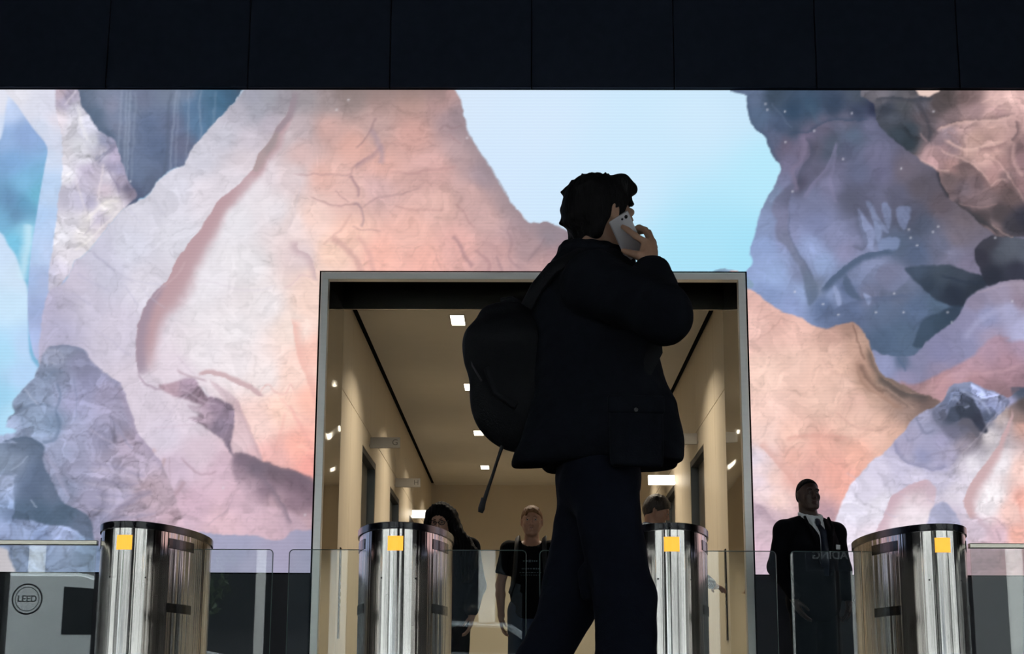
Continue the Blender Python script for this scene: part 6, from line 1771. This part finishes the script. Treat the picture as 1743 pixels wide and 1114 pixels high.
def check_mat():
    """blue and white checked cloth: two crossed wave bands in object space"""
    m = mat('plaid_cotton', (.5, .52, .56), .85, gamt=0)
    nt = m.node_tree
    b = nt.nodes['Principled BSDF']
    tc = nt.nodes.new('ShaderNodeTexCoord')
    sp = nt.nodes.new('ShaderNodeSeparateXYZ')
    nt.links.new(tc.outputs['Object'], sp.inputs[0])
    outs = []
    def band(sock, period, duty):
        a = nt.nodes.new('ShaderNodeMath'); a.operation = 'MULTIPLY'; a.inputs[1].default_value = 1 / period
        f = nt.nodes.new('ShaderNodeMath'); f.operation = 'FRACT'
        g = nt.nodes.new('ShaderNodeMath'); g.operation = 'LESS_THAN'; g.inputs[1].default_value = duty
        nt.links.new(sock, a.inputs[0]); nt.links.new(a.outputs[0], f.inputs[0]); nt.links.new(f.outputs[0], g.inputs[0])
        return g.outputs[0]
    ad0 = nt.nodes.new('ShaderNodeMath'); ad0.operation = 'ADD'
    nt.links.new(sp.outputs['X'], ad0.inputs[0]); nt.links.new(sp.outputs['Y'], ad0.inputs[1])
    s1 = band(ad0.outputs[0], .036, .5)
    s2 = band(sp.outputs['Z'], .036, .5)
    ad = nt.nodes.new('ShaderNodeMath'); ad.operation = 'ADD'
    nt.links.new(s1, ad.inputs[0]); nt.links.new(s2, ad.inputs[1])
    rp = nt.nodes.new('ShaderNodeValToRGB')
    rp.color_ramp.interpolation = 'CONSTANT'
    rp.color_ramp.elements[0].color = (.62, .66, .72, 1)
    rp.color_ramp.elements[1].position = .26; rp.color_ramp.elements[1].color = (.13, .17, .26, 1)
    e = rp.color_ramp.elements.new(.76); e.color = (.02, .03, .07, 1)
    dv = nt.nodes.new('ShaderNodeMath'); dv.operation = 'MULTIPLY'; dv.inputs[1].default_value = .5
    nt.links.new(ad.outputs[0], dv.inputs[0]); nt.links.new(dv.outputs[0], rp.inputs[0])
    nt.links.new(rp.outputs[0], b.inputs['Base Color'])
    return m
M_plaid = check_mat()
def plaid_man():
    Yp = 12.95
    yaw = radians(8)
    T = Frame((1.010, Yp, 1.045), yaw)
    J = stand_joints(T, 1.80)
    J['neck'] = v3(1.015, Yp, 1.585)
    HF = Frame((1.055, Yp - .01, 1.722), radians(-10), radians(-24))
    J['elR'] = v3(1.29, Yp - .21, 1.24); J['wrR'] = v3(1.515, Yp + .14, 1.135)
    J['handR'] = (v3(.62, .78, -.05), v3(0, .2, -1), v3(-.75, .62, .1))
    # index finger reaching the panel: done by a slightly opened hand
    B = Solid((.70, Yp - .42, 0), (1.72, Yp + .60, 1.90), .007)
    body_prims(B, J, T, HF, curl=.22)
    root = B.mesh('person', M_skin4)
    tag(root, 'dark-haired man in a plaid shirt looking down at the right corridor wall', 'person')
    eyes(HF, root, M_eyew, M_iris); brow(HF, root, M_hairbrn)
    short_hair(HF, M_hairbrn, root, .013, (.092, .060), (.62, -.78), tuft=50, seed=9)
    B = Solid((.66, Yp - .44, .86), (1.62, Yp + .44, 1.68), .007)
    B.ell(T.p(0, .005, .31), (.195, .140, .22), T.R, .03)
    B.ell(T.p(0, .005, .10), (.175, .135, .22), T.R, .04)
    B.ell(T.p(0, .0, -.05), (.180, .138, .13), T.R, .04)
    for s in 'RL':
        B.cap(J['sh' + s], .070, J['neck'] - v3(0, 0, .04), .066, .03)
        B.cap(J['sh' + s], .074, J['el' + s], .060, .03)
        B.cap(J['el' + s], .060, J['el' + s] * .15 + J['wr' + s] * .85, .044, .02)
    n0 = J['neck'] + v3(.01, 0, .012)
    ring = [n0 + v3(.078 * cos(a), .072 * sin(a), -.018 * cos(a)) for a in np.linspace(0, 2 * pi, 15)]
    for a, b in zip(ring[:-1], ring[1:]): B.cap(a, .017, b, .017, .014)
    B.plane(T.p(0, 0, -.13), -T.u, .01)
    B.mesh('plaid_shirt', M_plaid, root, wrinkles(.004, 8, 8, 10, 51))
    trousers_mesh(J, T, M_jean, root, top=.05)
    make_shoes(J, M_shoeblk, root)
plaid_man()

# ================================================================ the street behind the camera: seen only mirrored in steel and glass
M_mull = mat('dark_bronze_mullion', (.02, .02, .022), .5)
M_pave = mat('pavement_concrete', (.34, .34, .33), .8, grain=4, gamt=.15)
M_road = mat('asphalt', (.10, .10, .105), .85, grain=20, gamt=.2)
M_vanw = mat('white_van_paint', (.84, .86, .88), .3, coat=.4, gamt=.03)
M_cargrey = mat('silver_car_paint', (.50, .53, .56), .25, coat=.5, gamt=.03)
M_tyre = mat('black_rubber', (.015, .015, .015), .8)
M_winddark = mat('dark_window_glass', (.012, .015, .018), .08)
M_fac = mat('grey_facade_stone', (.55, .54, .52), .7, grain=1.5, gamt=.12)
M_leaf = mat('street_tree_leaf', (.05, .10, .035), .6, grain=3, gamt=.4)
M_bark = mat('street_tree_bark', (.09, .065, .045), .8)
M_decal = mat('etched_decal_grey', (.05, .06, .06), .5, gamt=.05)
M_signw = mat('street_sign_panel', (.05, .06, .08), .5)
M_signt = mat('street_sign_letters', (.75, .77, .82), .5)

wf = empty('window_1', (0, YG, 0)); tag(wf, kind='structure')
xs = [-LX + i * (2 * LX) / 18 for i in range(19)]
for x in xs:
    bx('mullion', (x - .05, -.10, 0), (x + .05, .10, 5.2), M_mull, wf)
bx('header', (-LX, -.12, 5.0), (LX, .12, 6.6), M_mull, wf)
bx('transom', (-LX, -.05, 2.85), (LX, .05, 2.93), M_mull, wf)
bx('sill', (-LX, -.08, 0), (LX, .08, .08), M_mull, wf)
for a, b in zip(xs[:-1], xs[1:]):
    bx('pane', (a + .05, -.006, .08), (b - .05, .006, 2.85), M_glass, wf)
    bx('pane', (a + .05, -.006, 2.93), (b - .05, .006, 5.0), M_glass, wf)
for g, nm in ((-1, 'window_2'), (1, 'window_3')):  # side glazing, added so the steel cabinets mirror wider bright stripes
    ws = empty(nm, (g * (LX + .1), 0, 0)); tag(ws, kind='structure')
    ys = [YG + i * (6.0 - YG) / 9 for i in range(10)]
    for y in ys:
        bx('mullion', (-.10, y - .05, 0), (.10, y + .05, 5.2), M_mull, ws)
    bx('header', (-.12, YG, 5.0), (.12, 6.0, 6.6), M_mull, ws)
    bx('transom', (-.05, YG, 2.85), (.05, 6.0, 2.93), M_mull, ws)
    for a, b in zip(ys[:-1], ys[1:]):
        bx('pane', (-.006, a + .05, .02), (.006, b - .05, 2.85), M_glass, ws)
        bx('pane', (-.006, a + .05, 2.93), (.006, b - .05, 5.0), M_glass, ws)
# round decal on a pane, readable from the street
dc = empty('window_decal', (-5.92, YG + .0075, 1.34)); tag(dc, 'round grey decal with lettering on the street glazing', 'decal')
tb('ring', [(.175 * cos(a), 0, .175 * sin(a)) for a in np.linspace(0, 2 * pi, 41)[:-1]], .010, M_decal, dc, 6, True)
tb('ring', [(.140 * cos(a), 0, .140 * sin(a)) for a in np.linspace(0, 2 * pi, 41)[:-1]], .005, M_decal, dc, 6, True)
text('lettering', 'LEED', .105, (0, 0, 0), (pi / 2, 0, 0), M_decal, dc, .001, bold=.002)
pv = bx('pavement', (-LX - .2, -8.0, -.14), (LX + .2, YG - .2, -.02), M_pave); tag(pv, kind='structure')
rd = bx('road', (-40, -19.0, -.24), (40, -8.0, -.14), M_road); tag(rd, kind='structure')
p2 = bx('pavement', (-40, -23.0, -.14), (40, -19.0, -.02), M_pave); tag(p2, kind='structure')

def vehicle(name, label, cat, x, y, prof, cab, width, m, wheels):
    """side-on vehicle along X; prof = (x, z) outline of the shell, cab = list of window outlines"""
    r = empty(name, (x, y, -.14)); tag(r, label, cat)
    bm = bmesh.new()
    a = [bm.verts.new((px, -width / 2, pz)) for px, pz in prof]
    b = [bm.verts.new((px, width / 2, pz)) for px, pz in prof]
    n = len(prof)
    for i in range(n):
        bm.faces.new((a[i], a[(i + 1) % n], b[(i + 1) % n], b[i]))
    bm.faces.new(list(reversed(a))); bm.faces.new(b)
    bmesh.ops.bevel(bm, geom=list(bm.edges), offset=.05, segments=3, affect='EDGES', clamp_overlap=True)
    obj('shell', bm, m, r, smooth=True, auto=50)
    for c in cab:
        bm = bmesh.new()
        for s in (-1, 1):
            f = [bm.verts.new((px, s * (width / 2 + .004), pz)) for px, pz in c]
            g = [bm.verts.new((px, s * (width / 2 - .03), pz)) for px, pz in c]
            bm.faces.new(f); bm.faces.new(list(reversed(g)))
            for i in range(len(c)):
                bm.faces.new((f[i], g[i], g[(i + 1) % len(c)], f[(i + 1) % len(c)]))
        obj('side_window', bm, M_winddark, r)
    for wx in wheels:
        for s in (-1, 1):
            w = tb('wheel', [(wx, s * (width / 2 - .2), .33), (wx, s * (width / 2 + .01), .33)], .33, M_tyre, r, 20)
            tb('hub', [(wx, s * (width / 2), .33), (wx, s * (width / 2 + .02), .33)], .18, M_cargrey, w, 14)
    return r
vehicle('delivery_van', 'white delivery van parked in the street behind the camera', 'van', -7.2, -9.6,
        [(-2.6, .35), (2.55, .35), (2.7, .6), (2.65, .95), (1.75, 1.12), (1.05, 2.0), (.8, 2.08), (-2.55, 2.08), (-2.65, 1.9)],
        [[(.55, 1.2), (1.5, 1.2), (1.0, 1.85), (.55, 1.88)]], 1.9, M_vanw, (-1.8, 1.75))
vehicle('car', 'silver car parked in the street behind the camera', 'car', -.6, -9.6,
        [(-2.1, .3), (2.1, .3), (2.2, .65), (1.9, .85), (1.05, .95), (.35, 1.42), (-.9, 1.45), (-1.6, 1.0), (-2.15, .92)],
        [[(-1.3, 1.0), (.85, .98), (.28, 1.34), (-.85, 1.37)]], 1.75, M_cargrey, (-1.35, 1.35))
# building across the street
fb = empty('building', (0, -23.0, 0)); tag(fb, 'grey stone building across the street behind the camera', 'building')
bx('shell', (-45, -6, -.1), (45, 0, 15), M_fac, fb)
for i in range(-20, 21):
    for z0, z1 in ((.8, 4.2), (5.4, 8.0), (9.2, 11.8)):
        w = bx('window', (i * 1.75 - .72, -.02, z0), (i * 1.75 + .62, .03, z1), M_winddark, fb)
for g, lb in ((-1, 'unseen grey stone building added on the left for the steel to mirror'), (1, 'unseen grey stone building added on the right for the steel to mirror')):
    sb = empty('building', (g * 27.0, 0, 0)); tag(sb, lb, 'building')  # added unseen block: covers the low sky, mirrors as stripes in the steel
    bx('shell', (min(0, g * 6), -19, -.1), (max(0, g * 6), 16, 15), M_fac, sb)
    for i in range(20):
        for z0, z1 in ((.8, 4.2), (5.4, 8.0)):
            bx('window', (-.03, -18.5 + i * 1.7, z0), (.03, -17.4 + i * 1.7, z1), M_winddark, sb)
    pv3 = bx('pavement', (min(g * (LX + .25), g * 29), -8.0, -.14), (max(g * (LX + .25), g * 29), 16, -.02), M_pave); tag(pv3, kind='structure')
# street tree and loading sign
tr = empty('street_tree', (-4.9, -7.2, -.02)); tag(tr, 'young street tree on the pavement behind the camera', 'tree')
tb('trunk', [(0, 0, 0), (.03, 0, 1.0), (0, .03, 2.0), (.02, 0, 3.0)], [.10, .085, .07, .05], M_bark, tr, 10)
rng = random.Random(2)
bm = bmesh.new()
for i in range(900):
    a = rng.uniform(0, 2 * pi); q = rng.uniform(-1, 1); rr = rng.uniform(.3, 1) ** .5
    p = Vector((.9 * rr * cos(a) * sqrt(1 - q * q), .9 * rr * sin(a) * sqrt(1 - q * q), 2.3 + 1.5 * rr * q))
    M_ = Matrix.Translation(p) @ Euler((rng.uniform(0, 6), rng.uniform(0, 6), rng.uniform(0, 6))).to_matrix().to_4x4()
    v = [bm.verts.new(M_ @ Vector(c)) for c in ((-.07, 0, 0), (0, .045, .012), (.08, 0, 0), (0, -.045, .012))]
    bm.faces.new(v)
lf = obj('foliage', bm, M_leaf, tr); lf['kind'] = 'stuff'
sg = empty('street_sign', (4.16, -6.6, -.02)); tag(sg, 'dark loading sign on a post behind the camera', 'sign')
tb('post', [(0, 0, 0), (0, 0, 2.8)], .035, M_mull, sg, 10)
bx('sign_panel', (-.42, .036, 1.90), (.42, .06, 2.32), M_signw, sg, .005, 1)
text('lettering', 'LOADING', .15, (0, .062, 2.11), (pi / 2, 0, pi), M_signt, sg, .002, bold=.003)
